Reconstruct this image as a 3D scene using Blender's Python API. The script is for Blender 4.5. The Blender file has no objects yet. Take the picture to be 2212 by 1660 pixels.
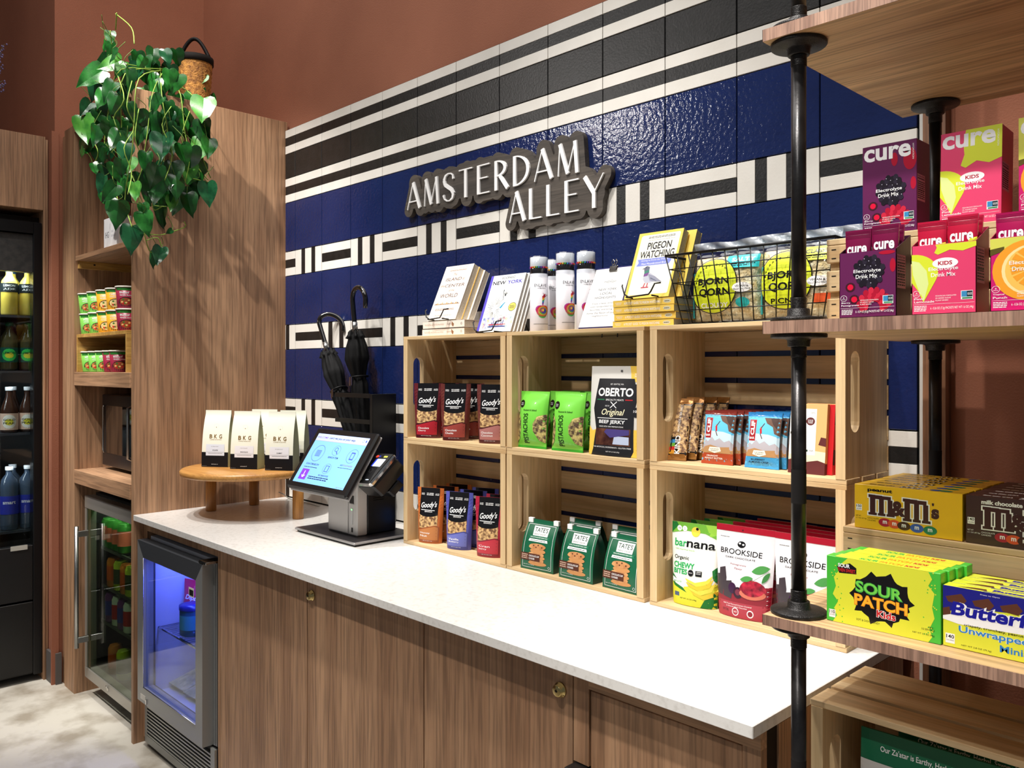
import bpy, bmesh, math, random
from mathutils import Vector, Matrix
from mathutils.geometry import tessellate_polygon
random.seed(7)
C = bpy.context.scene.collection
SC = bpy.context.scene
PI = math.pi
# ------------------------------------------------------------------ camera
CAM = Vector((3.1464, -1.7551, 1.3793)); TH = 0.79818; FPX = 1795.08; HZ = 795.14
FW = Vector((-math.sin(TH), math.cos(TH), 0)); RT = Vector((math.cos(TH), math.sin(TH), 0))
cd = bpy.data.cameras.new('camera'); cam = bpy.data.objects.new('camera', cd); C.objects.link(cam)
cd.sensor_width = 36; cd.lens = FPX / 2212 * 36; cd.shift_y = -(830 - HZ) / 2212
cd.clip_start = 0.05
cam.location = CAM; cam.rotation_euler = (PI / 2, 0, TH); SC.camera = cam
# ------------------------------------------------------------------ world, lights, exposure
SC.view_settings.view_transform = 'Standard'; SC.view_settings.look = 'None'
SC.view_settings.gamma = 1; SC.view_settings.use_curve_mapping = False
SC.view_settings.exposure = 0.0
w = bpy.data.worlds.new('world'); SC.world = w; w.use_nodes = True
w.node_tree.nodes['Background'].inputs[0].default_value = (0.9, 0.95, 1.0, 1)
w.node_tree.nodes['Background'].inputs[1].default_value = 0.15
def spot(x, y, z, tx, ty, tz, power, cone=60, blend=.6, size=.05, col=(1, .955, .90)):
    d = bpy.data.lights.new('ceiling_or_fill_spot', 'SPOT'); d.energy = power; d.spot_size = math.radians(cone); d.spot_blend = blend
    d.shadow_soft_size = size; d.color = col
    o = bpy.data.objects.new('ceiling_or_fill_spot', d); C.objects.link(o); o.location = (x, y, z)
    o.rotation_euler = (Vector((tx, ty, tz)) - Vector((x, y, z))).to_track_quat('-Z', 'Y').to_euler(); return o
def area(x, y, z, tx, ty, tz, power, sx, sy, col=(1, .97, .93)):
    d = bpy.data.lights.new('overhead_fill', 'AREA'); d.shape = 'RECTANGLE'; d.size = sx; d.size_y = sy; d.energy = power; d.color = col
    o = bpy.data.objects.new('overhead_fill', d); C.objects.link(o); o.location = (x, y, z)
    o.rotation_euler = (Vector((tx, ty, tz)) - Vector((x, y, z))).to_track_quat('-Z', 'Y').to_euler(); return o
LZ = 4.2
spot(.45, -1.2, LZ, .35, -.35, .9, 270, 40, .7)
spot(1.65, -1.2, LZ, 1.7, -.30, 1.0, 255, 40, .7)
spot(.9, -2.3, LZ, .9, -.2, 1.1, 200, 38, .7)
spot(2.0, -2.3, LZ, 2.0, -.2, 1.1, 200, 38, .7)
spot(2.45, -1.9, LZ, 2.80, -.60, 1.2, 430, 36, .7)
spot(-.45, -2.6, 3.1, 1.3, -.1, 1.7, 60, 44, .8)
spot(.7, -1.7, 3.9, .0, -.40, 1.9, 300, 34, .7, .03)
spot(-.2, -2.3, LZ, -.85, -.75, .7, 620, 27, .7)
spot(2.75, -3.1, 3.6, 2.8, -.5, 1.35, 150, 30, .8)  # added frontal fill that lifts the boxes under the top pipe shelf
spot(-.1, -4.2, 2.5, -.78, -.63, .95, 70, 13, .5, .03, (1, .93, .9))  # added low narrow spot for the bright strip on the bay's stile
area(1.2, -1.1, 4.3, 1.2, -1.0, 0, 70, 3.4, 1.6)  # added soft fill from overhead, stands for no actual panel
# ------------------------------------------------------------------ helpers: from a photo pixel to the point where it stands
def ray(u, v): return FW + (u - 1106) / FPX * RT - Vector((0, 0, (v - HZ) / FPX))
def at(u, v=795, x=None, y=None, z=None):
    d = ray(u, v)
    t = (x - CAM.x) / d.x if x is not None else (y - CAM.y) / d.y if y is not None else (z - CAM.z) / d.z
    return CAM + t * d
def Zof(p): return (Vector(p) - CAM).dot(FW)
def span(uL, uR, yc, r=0.0, v=795):
    """ends of a horizontal edge turned by r about z whose middle pixel stands at y=yc: centre and width"""
    c = at((uL + uR) / 2, v, y=yc); e = Vector((math.cos(r), math.sin(r), 0)); s = []
    for u in (uL, uR):
        d = ray(u, v); a = Vector((d.x, d.y)); b = Vector((e.x, e.y)); p = Vector((c.x - CAM.x, c.y - CAM.y))
        det = a.x * -b.y + b.x * a.y
        s.append((a.x * p.y - p.x * a.y) / det)
    c = c + e * ((s[0] + s[1]) / 2)
    return c, abs(s[1] - s[0])
# ------------------------------------------------------------------ materials
def lin(c):
    return tuple(((v / 255) / 12.92 if v / 255 <= .04045 else ((v / 255 + .055) / 1.055) ** 2.4) for v in c) + (1,)
MATS = {}
def mat(rgb, rough=.5, metal=0, emit=0, alpha=1, trans=0, coat=0, bump=0, bscale=200, ior=1.45, name=None):
    key = (tuple(rgb), rough, metal, emit, alpha, trans, coat, bump, bscale)
    if key in MATS: return MATS[key]
    m = bpy.data.materials.new(name or 'm_%02x%02x%02x' % tuple(int(c) for c in rgb)); m.use_nodes = True
    n = m.node_tree.nodes; p = n['Principled BSDF']; L = m.node_tree.links
    p.inputs['Base Color'].default_value = lin(rgb); p.inputs['Roughness'].default_value = rough
    p.inputs['Metallic'].default_value = metal; p.inputs['IOR'].default_value = ior
    if rough >= .45: p.inputs['Specular IOR Level'].default_value = .2
    if emit: p.inputs['Emission Color'].default_value = lin(rgb); p.inputs['Emission Strength'].default_value = emit
    if alpha < 1: p.inputs['Alpha'].default_value = alpha
    if trans: p.inputs['Transmission Weight'].default_value = trans
    if coat: p.inputs['Coat Weight'].default_value = coat
    if bump:
        t = n.new('ShaderNodeTexCoord'); x = n.new('ShaderNodeTexNoise'); x.inputs['Scale'].default_value = bscale; x.inputs['Detail'].default_value = 4
        b = n.new('ShaderNodeBump'); b.inputs['Strength'].default_value = bump; b.inputs['Distance'].default_value = .002
        L.new(t.outputs['Object'], x.inputs['Vector']); L.new(x.outputs['Fac'], b.inputs['Height']); L.new(b.outputs['Normal'], p.inputs['Normal'])
    MATS[key] = m; return m
def wood(name, a, b, axis, cross=9.0, rough=.5, knots=.0, fine=.35):
    """grain runs along axis (0,1,2); a light, b dark"""
    m = bpy.data.materials.new(name); m.use_nodes = True; n = m.node_tree.nodes; L = m.node_tree.links; p = n['Principled BSDF']
    t = n.new('ShaderNodeTexCoord'); mp = n.new('ShaderNodeMapping'); L.new(t.outputs['Object'], mp.inputs['Vector'])
    s = [cross] * 3; s[axis] = cross * .055; mp.inputs['Scale'].default_value = s
    n1 = n.new('ShaderNodeTexNoise'); n1.inputs['Scale'].default_value = 1.3; n1.inputs['Detail'].default_value = 7; n1.inputs['Distortion'].default_value = .9; n1.inputs['Roughness'].default_value = .62
    L.new(mp.outputs[0], n1.inputs['Vector'])
    mp2 = n.new('ShaderNodeMapping'); L.new(t.outputs['Object'], mp2.inputs['Vector']); s = [cross * 9] * 3; s[axis] = cross * .35; mp2.inputs['Scale'].default_value = s
    n2 = n.new('ShaderNodeTexNoise'); n2.inputs['Scale'].default_value = 1.6; n2.inputs['Detail'].default_value = 4; L.new(mp2.outputs[0], n2.inputs['Vector'])
    r = n.new('ShaderNodeValToRGB'); r.color_ramp.elements[0].position = .36; r.color_ramp.elements[1].position = .64
    r.color_ramp.elements[0].color = lin(b); r.color_ramp.elements[1].color = lin(a); L.new(n1.outputs['Fac'], r.inputs['Fac'])
    r2 = n.new('ShaderNodeValToRGB'); r2.color_ramp.elements[0].position = .38; r2.color_ramp.elements[1].position = .56
    r2.color_ramp.elements[0].color = (1 - fine, 1 - fine, 1 - fine, 1); r2.color_ramp.elements[1].color = (1, 1, 1, 1); L.new(n2.outputs['Fac'], r2.inputs['Fac'])
    mx = n.new('ShaderNodeMixRGB'); mx.blend_type = 'MULTIPLY'; mx.inputs[0].default_value = 1; L.new(r.outputs[0], mx.inputs[1]); L.new(r2.outputs[0], mx.inputs[2])
    L.new(mx.outputs[0], p.inputs['Base Color']); p.inputs['Roughness'].default_value = rough
    bm = n.new('ShaderNodeBump'); bm.inputs['Strength'].default_value = .12; bm.inputs['Distance'].default_value = .001; L.new(n2.outputs['Fac'], bm.inputs['Height']); L.new(bm.outputs[0], p.inputs['Normal'])
    return m
def mottled(name, a, b, scale=3, rough=.8, bump=.3, bscale=120, dist=.002, lo=.35, hi=.65):
    m = bpy.data.materials.new(name); m.use_nodes = True; n = m.node_tree.nodes; L = m.node_tree.links; p = n['Principled BSDF']
    t = n.new('ShaderNodeTexCoord'); x = n.new('ShaderNodeTexNoise'); x.inputs['Scale'].default_value = scale; x.inputs['Detail'].default_value = 8
    L.new(t.outputs['Object'], x.inputs['Vector']); r = n.new('ShaderNodeValToRGB'); r.color_ramp.elements[0].position = lo; r.color_ramp.elements[1].position = hi
    r.color_ramp.elements[0].color = lin(b); r.color_ramp.elements[1].color = lin(a); L.new(x.outputs['Fac'], r.inputs['Fac']); L.new(r.outputs[0], p.inputs['Base Color'])
    y = n.new('ShaderNodeTexNoise'); y.inputs['Scale'].default_value = bscale; y.inputs['Detail'].default_value = 3; L.new(t.outputs['Object'], y.inputs['Vector'])
    bm = n.new('ShaderNodeBump'); bm.inputs['Strength'].default_value = bump; bm.inputs['Distance'].default_value = dist; L.new(y.outputs['Fac'], bm.inputs['Height']); L.new(bm.outputs[0], p.inputs['Normal'])
    p.inputs['Roughness'].default_value = rough; return m
# ------------------------------------------------------------------ mesh builder
class MB:
    def __init__(s): s.v = []; s.f = []; s.mi = []; s.sm = []; s.mats = []
    def slot(s, m):
        if m not in s.mats: s.mats.append(m)
        return s.mats.index(m)
    def add(s, vs, fs, m, smooth=False):
        o = len(s.v); k = s.slot(m); s.v += [tuple(p) for p in vs]
        for f in fs: s.f.append([o + i for i in f]); s.mi.append(k); s.sm.append(smooth)
    def box(s, x0, y0, z0, x1, y1, z1, m, M=None, bev=0):
        if bev:
            b = bev; X = (x0, x1); Y = (y0, y1); Z = (z0, z1); vs = []; idx = {}
            for i in (0, 1):
                for j in (0, 1):
                    for k in (0, 1):
                        for a in range(3):
                            p = [X[i], Y[j], Z[k]]
                            d = [b if i == 0 else -b, b if j == 0 else -b, b if k == 0 else -b]
                            q = [p[t] + (d[t] if t != a else 0) for t in range(3)]
                            idx[(i, j, k, a)] = len(vs); vs.append(q)
            fs = []
            for i in (0, 1):
                fs.append([idx[(i, 0, 0, 0)], idx[(i, 1, 0, 0)], idx[(i, 1, 1, 0)], idx[(i, 0, 1, 0)]])
                fs.append([idx[(0, i, 0, 1)], idx[(1, i, 0, 1)], idx[(1, i, 1, 1)], idx[(0, i, 1, 1)]])
                fs.append([idx[(0, 0, i, 2)], idx[(1, 0, i, 2)], idx[(1, 1, i, 2)], idx[(0, 1, i, 2)]])
                for j in (0, 1):
                    fs.append([idx[(i, j, 0, 0)], idx[(i, j, 1, 0)], idx[(i, j, 1, 1)], idx[(i, j, 0, 1)]])
                    fs.append([idx[(i, 0, j, 0)], idx[(i, 1, j, 0)], idx[(i, 1, j, 2)], idx[(i, 0, j, 2)]])
                    fs.append([idx[(0, i, j, 1)], idx[(1, i, j, 1)], idx[(1, i, j, 2)], idx[(0, i, j, 2)]])
                    for k in (0, 1): fs.append([idx[(i, j, k, 0)], idx[(i, j, k, 1)], idx[(i, j, k, 2)]])
        else:
            vs = [(x0, y0, z0), (x1, y0, z0), (x1, y1, z0), (x0, y1, z0), (x0, y0, z1), (x1, y0, z1), (x1, y1, z1), (x0, y1, z1)]
            fs = [[0, 3, 2, 1], [4, 5, 6, 7], [0, 1, 5, 4], [1, 2, 6, 5], [2, 3, 7, 6], [3, 0, 4, 7]]
        if M: vs = [M @ Vector(p) for p in vs]
        s.add(vs, fs, m); return s
    def grid(s, fn, nu, nv, m, smooth=True, closed_u=False):
        vs = [fn(i / nu, j / nv) for j in range(nv + 1) for i in range(nu + (0 if closed_u else 1))]
        W = nu if closed_u else nu + 1; fs = []
        for j in range(nv):
            for i in range(nu):
                a = j * W + i; b = j * W + (i + 1) % W if closed_u else a + 1
                fs.append([a, b, b + W, a + W])
        s.add(vs, fs, m, smooth); return s
    def lathe(s, prof, m, n=24, M=None, cx=0, cy=0, cap=True):
        vs = []; fs = []
        for r, z in prof:
            for i in range(n): a = 2 * PI * i / n; vs.append(Vector((cx + r * math.cos(a), cy + r * math.sin(a), z)))
        for j in range(len(prof) - 1):
            for i in range(n): a = j * n + i; b = j * n + (i + 1) % n; fs.append([a, b, b + n, a + n])
        if cap: fs.append(list(range(n))[::-1]); fs.append([(len(prof) - 1) * n + i for i in range(n)])
        if M: vs = [M @ p for p in vs]
        s.add(vs, fs, m, True); return s
    def tube(s, pts, r, m, n=8, cap=True):
        pts = [Vector(p) for p in pts]; rs = r if isinstance(r, (list, tuple)) else [r] * len(pts)
        vs = []; fs = []; prev = None
        for k, p in enumerate(pts):
            t = (pts[min(k + 1, len(pts) - 1)] - pts[max(k - 1, 0)]).normalized()
            if prev is None:
                a = Vector((0, 0, 1)) if abs(t.z) < .9 else Vector((1, 0, 0)); prev = t.cross(a).normalized()
            prev = (prev - t * prev.dot(t)).normalized(); q = t.cross(prev)
            for i in range(n): a = 2 * PI * i / n; vs.append(p + (prev * math.cos(a) + q * math.sin(a)) * rs[k])
        for j in range(len(pts) - 1):
            for i in range(n): a = j * n + i; b = j * n + (i + 1) % n; fs.append([a, b, b + n, a + n])
        if cap: fs.append(list(range(n))[::-1]); fs.append([(len(pts) - 1) * n + i for i in range(n)])
        s.add(vs, fs, m, True); return s
    def prism(s, poly, d0, d1, m, M=None, plane='xz'):
        """extrude a 2D outline; plane xz: depth along y"""
        n = len(poly); f = {'xz': lambda p, d: Vector((p[0], d, p[1])), 'xy': lambda p, d: Vector((p[0], p[1], d)), 'yz': lambda p, d: Vector((d, p[0], p[1]))}[plane]
        vs = [f(p, d0) for p in poly] + [f(p, d1) for p in poly]
        if M: vs = [M @ p for p in vs]
        tri = tessellate_polygon([[Vector((p[0], p[1], 0)) for p in poly]])
        fs = [list(t) for t in tri] + [[i + n for i in t][::-1] for t in tri] + [[i, (i + 1) % n, (i + 1) % n + n, i + n] for i in range(n)]
        s.add(vs, fs, m); return s
    def build(s, name, parent=None, fix=True):
        me = bpy.data.meshes.new(name); me.from_pydata(s.v, [], s.f)
        for m in s.mats: me.materials.append(m)
        me.polygons.foreach_set('material_index', s.mi); me.polygons.foreach_set('use_smooth', s.sm)
        if fix:
            b = bmesh.new(); b.from_mesh(me); bmesh.ops.recalc_face_normals(b, faces=b.faces); b.to_mesh(me); b.free()
        me.update(); o = bpy.data.objects.new(name, me); C.objects.link(o)
        if parent: o.parent = parent
        return o
def smooth_by_angle(o, ang=35):
    for e in o.data.edges: pass
    return o
def tag(o, label=None, cat=None, group=None, kind=None):
    if label: o['label'] = label
    if cat: o['category'] = cat
    if group: o['group'] = group
    if kind: o['kind'] = kind
    return o
def empty(name, loc, rz=0, label=None, cat=None, group=None):
    o = bpy.data.objects.new(name, None); C.objects.link(o); o.location = loc; o.rotation_euler = (0, 0, rz); o.empty_display_size = .05
    return tag(o, label, cat, group)
def copy_tree(o, parent=None):
    c = o.copy(); C.objects.link(c); c.parent = parent
    for ch in list(o.children): copy_tree(ch, c)
    return c
def place(src, loc, rz, label, lean=0, group=None):
    """copy of a thing with its own place and label"""
    c = copy_tree(src); c.location = loc; c.rotation_euler = (lean, 0, rz); c['label'] = label
    if group: c['group'] = group
    return c
# ------------------------------------------------------------------ flat print on a face
GL = {}
def glyphs(s, bold, shear):
    k = (s, bold, shear)
    if k not in GL:
        cu = bpy.data.curves.new('t', 'FONT'); cu.body = s; cu.size = 1; cu.offset = bold; cu.shear = shear; cu.resolution_u = 3
        ob = bpy.data.objects.new('t', cu); me = bpy.data.meshes.new_from_object(ob)
        vs = [(v.co.x, v.co.y) for v in me.vertices]; fs = [list(p.vertices) for p in me.polygons]
        x0 = min(v[0] for v in vs); x1 = max(v[0] for v in vs); y0 = min(v[1] for v in vs); y1 = max(v[1] for v in vs)
        GL[k] = ([((x - x0) / (x1 - x0), (y - y0) / (y1 - y0)) for x, y in vs], fs)
        bpy.data.objects.remove(ob); bpy.data.curves.remove(cu); bpy.data.meshes.remove(me)
    return GL[k]
class Card:
    def __init__(s, W, H, fn=None, step=None, y=0, M=None):
        s.W = W; s.H = H; s.mb = MB(); s.bbs = []; s.step = step; s.curved = bool(step); s.M = M
        s.fn = fn or (lambda X, Z, d: Vector((X - W / 2, y - d, Z)))
    def put(s, pts, fs, m, lay=None):
        bb = (min(p[0] for p in pts), min(p[1] for p in pts), max(p[0] for p in pts), max(p[1] for p in pts)); lv = 0
        for q, l in s.bbs:
            if q[0] < bb[2] and q[2] > bb[0] and q[1] < bb[3] and q[3] > bb[1]: lv = max(lv, l)
        lv += 1; s.bbs.append((bb, lv)); d = (.0005 + .00014 * lv) if s.curved else (.00012 + .00005 * lv)
        if s.step:
            P = [Vector((p[0] * s.W, p[1] * s.H)) for p in pts]; out = []; st = []
            for f in fs:
                for i in range(1, len(f) - 1): st.append((P[f[0]], P[f[i]], P[f[i + 1]]))
            while st:
                a, b, c = st.pop(); l = [(b - a).length, (c - b).length, (a - c).length]; k = l.index(max(l))
                if l[k] < s.step or len(out) > 20000: out.append((a, b, c)); continue
                if k == 1: a, b, c = b, c, a
                elif k == 2: a, b, c = c, a, b
                q = (a + b) / 2; st += [(a, q, c), (q, b, c)]
            vs = []; ff = []
            for t in out:
                ff.append([len(vs), len(vs) + 1, len(vs) + 2]); vs += [s.fn(q.x, q.y, d) for q in t]
        else: vs = [s.fn(p[0] * s.W, p[1] * s.H, d) for p in pts]; ff = fs
        if s.M: vs = [s.M @ v for v in vs]
        s.mb.add(vs, ff, m, bool(s.step)); return s
    def rect(s, x0, y0, x1, y1, m): return s.put([(x0, y0), (x1, y0), (x1, y1), (x0, y1)], [[0, 1, 2, 3]], m)
    def ell(s, cx, cy, rx, ry, m, n=20, a0=0):
        return s.put([(cx + rx * math.cos(2 * PI * i / n + a0), cy + ry * math.sin(2 * PI * i / n + a0)) for i in range(n)], [list(range(n))], m)
    def ring(s, cx, cy, rx, ry, t, m, n=24):
        P = []
        for i in range(n): a = 2 * PI * i / n; P += [(cx + rx * math.cos(a), cy + ry * math.sin(a)), (cx + rx * (1 - t) * math.cos(a), cy + ry * (1 - t) * math.sin(a))]
        return s.put(P, [[2 * i, (2 * i + 2) % (2 * n), (2 * i + 3) % (2 * n), 2 * i + 1] for i in range(n)], m)
    def poly(s, pts, m):
        t = tessellate_polygon([[Vector((p[0], p[1], 0)) for p in pts]]); return s.put(pts, [list(q) for q in t], m)
    def leaf(s, x0, y0, x1, y1, w, m):
        P = []; n = 8; dx, dy = x1 - x0, y1 - y0
        for i in range(n + 1): t = i / n; q = w * math.sin(PI * t) ** .8; P.append((x0 + dx * t - dy * q, y0 + dy * t + dx * q))
        for i in range(n - 1, 0, -1): t = i / n; q = w * math.sin(PI * t) ** .8; P.append((x0 + dx * t + dy * q, y0 + dy * t - dx * q))
        return s.poly(P, m)
    def line(s, x0, y0, x1, y1, t, m):
        dx = (x1 - x0) * s.W; dy = (y1 - y0) * s.H; L = math.hypot(dx, dy) or 1; nx = -dy / L * t / 2 / s.W; ny = dx / L * t / 2 / s.H
        return s.put([(x0 + nx, y0 + ny), (x0 - nx, y0 - ny), (x1 - nx, y1 - ny), (x1 + nx, y1 + ny)], [[0, 1, 2, 3]], m)
    def text(s, t, x0, y0, x1, y1, m, bold=0.0, shear=0, rot=0, skew=0):
        vs, fs = glyphs(t, bold, shear); pts = []
        for a, b in vs:
            if rot == 90: a, b = 1 - b, a
            elif rot == -90: a, b = b, 1 - a
            pts.append((x0 + a * (x1 - x0), y0 + b * (y1 - y0) + skew * a))
        st = s.step; s.step = None; s.put(pts, fs, m); s.step = st; return s
    def micro(s, x0, y0, x1, y1, m, rows=3, seed=1, words=5):
        """illegible small print: rows of short dashes"""
        rd = random.Random(seed); P = []; F = []; h = (y1 - y0) / rows
        for r in range(rows):
            x = x0; yb = y1 - h * (r + .8)
            while x < x1 - .01:
                w = (x1 - x0) / words * rd.uniform(.4, 1); e = min(x1, x + w * .85)
                k = len(P); P += [(x, yb), (e, yb), (e, yb + h * .5), (x, yb + h * .5)]; F.append([k, k + 1, k + 2, k + 3]); x += w
        st = s.step; s.step = None; s.put(P, F, m); s.step = st; return s
    def build(s, name, parent): return s.mb.build(name, parent, fix=False)
# ------------------------------------------------------------------ shared materials
WL, WD = (190, 149, 114), (152, 113, 83)
WOODZ = wood('laminate_wood_z', WL, WD, 2); WOODX = wood('laminate_wood_x', WL, WD, 0); WOODY = wood('laminate_wood_y', WL, WD, 1)
EDGE = wood('edge_band', (190, 152, 130), (138, 104, 88), 2, 22)
SHELFTOP = wood('shelf_laminate', (222, 186, 140), (184, 146, 104), 0, 12)
PINEZ = wood('pine_z', (226, 200, 156), (200, 166, 118), 2, 11, .6, fine=.14)
PINEX = wood('pine_x', (226, 200, 156), (196, 160, 112), 0, 11, .6, fine=.14)
PINEY = wood('pine_y', (226, 200, 156), (196, 160, 112), 1, 11, .6, fine=.14)
TABLEW = wood('round_table_wood', (206, 152, 84), (178, 122, 62), 0, 14, .35, fine=.2)
TABLEZ = wood('table_leg_wood', (196, 140, 74), (160, 106, 52), 2, 14, .35, fine=.2)
BAMBOO = wood('bamboo_x', (214, 172, 96), (178, 130, 62), 1, 30, .5, fine=.3)
SALMON = mottled('terracotta_wallcover', (162, 102, 76), (146, 89, 65), 1.5, .85, .5, 260, .0015)
BROWNW = mottled('brown_wallcover', (150, 98, 82), (132, 84, 70), 1.5, .85, .6, 260, .0015)
CONCRETE = mottled('concrete', (206, 200, 188), (160, 150, 134), 5.5, .55, .4, 30, .002, .36, .54)
QUARTZ = mottled('white_quartz', (230, 228, 224), (216, 213, 208), 90, .22, .02, 200, .0002, .3, .5)
WHITE = mat((240, 240, 238), .5); BLACK = mat((14, 14, 15), .4); PAPER = mat((236, 232, 222), .7)
STEEL = mat((170, 170, 168), .32, 1); BRUSH = mat((150, 150, 146), .42, 1); CHROME = mat((210, 210, 210), .12, 1)
def glass_mat(name, tint, op):
    """thin pane: mostly clear with a mirror coat (transparent + glossy)"""
    m = bpy.data.materials.new(name); m.use_nodes = True; n = m.node_tree.nodes; L = m.node_tree.links; n.remove(n['Principled BSDF'])
    t = n.new('ShaderNodeBsdfTransparent'); t.inputs[0].default_value = lin(tint); g = n.new('ShaderNodeBsdfGlossy'); g.inputs['Roughness'].default_value = .02
    f = n.new('ShaderNodeLayerWeight'); f.inputs[0].default_value = .5; pw = n.new('ShaderNodeMath'); pw.operation = 'POWER'; pw.inputs[1].default_value = 4; L.new(f.outputs['Facing'], pw.inputs[0])
    ml = n.new('ShaderNodeMath'); ml.operation = 'MULTIPLY'; ml.inputs[1].default_value = .6; L.new(pw.outputs[0], ml.inputs[0]); a = n.new('ShaderNodeMath'); a.operation = 'ADD'; a.inputs[1].default_value = op
    L.new(ml.outputs[0], a.inputs[0]); x = n.new('ShaderNodeMixShader'); L.new(a.outputs[0], x.inputs[0]); L.new(t.outputs[0], x.inputs[1]); L.new(g.outputs[0], x.inputs[2])
    L.new(x.outputs[0], n['Material Output'].inputs[0]); return m
GLASS = glass_mat('pane_glass', (235, 240, 240), .02); GLASSG = glass_mat('dark_pane_glass', (200, 212, 198), .05)
FILM = glass_mat('clear_film', (245, 248, 250), .10)
PIPE = mottled('black_iron_pipe', (52, 50, 50), (26, 26, 28), 20, .32, .3, 300, .0005)
PIPE.node_tree.nodes['Principled BSDF'].inputs['Metallic'].default_value = .6
CAST = mottled('cast_iron', (50, 48, 48), (28, 27, 27), 60, .42, .8, 500, .001); CAST.node_tree.nodes['Principled BSDF'].inputs['Metallic'].default_value = .6
WIRE = mat((12, 12, 13), .35, .3)
# ------------------------------------------------------------------ the room
def structure(o, label=None): o['kind'] = 'structure'; return o
YF = -.6245; CZ = .8404; TW = .2032; X0 = .408 * TW; XE = X0 + 12 * TW; TT = 2.370
structure(MB().box(-3, -5, -.1, 5.2, .35, 0, CONCRETE).build('floor'))
structure(MB().box(-3, -5, 4.4, 5.2, .35, 4.5, mat((120, 95, 85), .9)).build('ceiling'))
structure(MB().box(-.84, .012, 0, 5.2, .35, 4.4, SALMON).build('wall_back'))
structure(MB().box(-2.6, -.654, 0, -.84, .35, 4.4, SALMON).build('wall_left'))
structure(MB().box(-2.7, -5, 0, -2.6, -.654, 4.4, SALMON).build('wall_side'))
structure(MB().box(-.922, -.6655, 0, -.84, -.6545, .135, mat((92, 88, 86), .5)).box(-.8395, -.654, 0, -.822, -.631, .135, mat((92, 88, 86), .5)).build('baseboard_left'))
# step of paint where the lower column was furred out
structure(MB().box(-.845, -.668, 0, -.832, -.64, 2.41, SALMON).build('trim_1'))
structure(MB().box(XE + .004, -.012, .3, XE + .012, .012, TT, mat((225, 222, 215), .3, .5)).build('trim_2'))
structure(MB().box(XE + .013, -.02, 0, XE + .055, .012, 4.3, wood('post_wood', (140, 96, 66), (110, 72, 48), 2)).build('trim_3'))
# tiled wall: every tile is a piece
BLUE = mottled('blue_glazed_tile', (26, 41, 90), (19, 31, 74), 3, .13, .42, 85, .003)
BLUE.node_tree.nodes['Principled BSDF'].inputs['Coat Weight'].default_value = 0
TBLK = mottled('black_matt_tile', (30, 29, 30), (20, 20, 20), 30, .38, .5, 160, .0012)
TWHT = mottled('white_tile', (228, 225, 218), (220, 216, 208), 8, .4, .25, 160, .0008)
GROUT = mat((16, 15, 15), .9)
tw = structure(MB().box(.001, -.004, CZ - .01, XE + .002, .0115, TT + .003, GROUT).build('wall_tiled'))
tiles = {}
def tile_mesh(kind, w0, w1, h):
    k = (kind, w0, w1, h)
    if k in tiles: return tiles[k]
    m = MB(); g = .0012; x0, x1 = w0 * TW + g, w1 * TW - g; d0, d1 = -.0042, -.0115
    if kind in ('blue', 'black'): m.box(x0, d1, g, x1, d0, h - g, BLUE if kind == 'blue' else TBLK, bev=.0012)
    elif kind == 'H':
        for a, b, c in ((0, .333, TWHT), (.333, .667, TBLK), (.667, 1, TWHT)):
            m.box(x0, d1 if c is TWHT else d1 + .0008, a * h + g * (a == 0) + .0004, x1, d0, b * h - g * (b == 1) - .0004, c, bev=.0005)
    else:
        for a, b, c in ((0, .235, TWHT), (.235, .38, TBLK), (.38, .615, TWHT), (.615, .76, TBLK), (.76, 1, TWHT)):
            if b <= w0: continue
            m.box(max(x0, a * TW + .0004 + g * (a == 0)), d1 if c is TWHT else d1 + .0008, g, b * TW - .0004 - g * (b == 1), d0, h - g, c, bev=.0005)
    o = m.build('tile'); me = o.data; bpy.data.objects.remove(o); tiles[k] = me; return me
z = TT; rows = [('A', .1016), ('K', .1016), ('A', .1016), ('B', .2032), ('P0', .1016), ('B', .2032), ('P1', .1016), ('B', .2032), ('P0', .1016), ('B', .2032), ('P1', .1016)]
for kd, h in rows:
    z -= h
    for j in range(-1, 12):
        kind = {'A': 'H', 'K': 'black', 'B': 'blue'}.get(kd)
        if not kind: kind = 'H' if (j + int(kd[1])) % 2 else 'V'
        w0 = .6 if j < 0 else 0
        o = bpy.data.objects.new('tile', tile_mesh(kind, w0, 1, h)); C.objects.link(o); o.location = (X0 + j * TW, 0, z + .0); o.parent = tw
# ------------------------------------------------------------------ left wooden end panel and shelf bay
pan = tag(MB().box(-.02, YF, 0, 0, -.0005, 2.407, WOODZ, bev=.0008).build('end_panel'), 'tall brown wood-grain end panel between the white counter and the open shelf bay', 'panel')
bay = empty('shelf_bay', (-.43, -.35, 0), 0, 'tall open wood-grain shelf bay left of the big end panel', 'cabinet')
def W(o, p=None):      # world-built part under an empty
    o.parent = p; o.matrix_parent_inverse = Matrix.Translation(-Vector(p.location)) if p.rotation_euler[2] == 0 else p.matrix_basis.inverted(); return o
W(MB().box(-.838, -.622, 0, -.79, -.03, 2.39, WOODZ).build('filler_strip'), bay)
W(MB().box(-.79, -.629, 0, -.66, -.03, 2.407, WOODZ, bev=.0008).build('side_stile'), bay)
W(MB().box(-.66, -.629, 2.375, -.021, -.03, 2.407, WOODX, bev=.0008).build('top_rail'), bay)
W(MB().box(-.66, -.03, .05, -.021, -.012, 2.375, WOODZ).build('back_panel'), bay)
W(MB().box(-.655, -.625, 1.831, -.021, -.031, 1.851, WOODX, bev=.0008).build('shelf'), bay)
W(MB().box(-.66, -.629, 1.305, -.021, -.031, 1.362, WOODX, bev=.001).build('shelf'), bay)
W(MB().box(-.66, -.629, .893, -.021, -.031, .950, WOODX, bev=.001).build('shelf'), bay)
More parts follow.
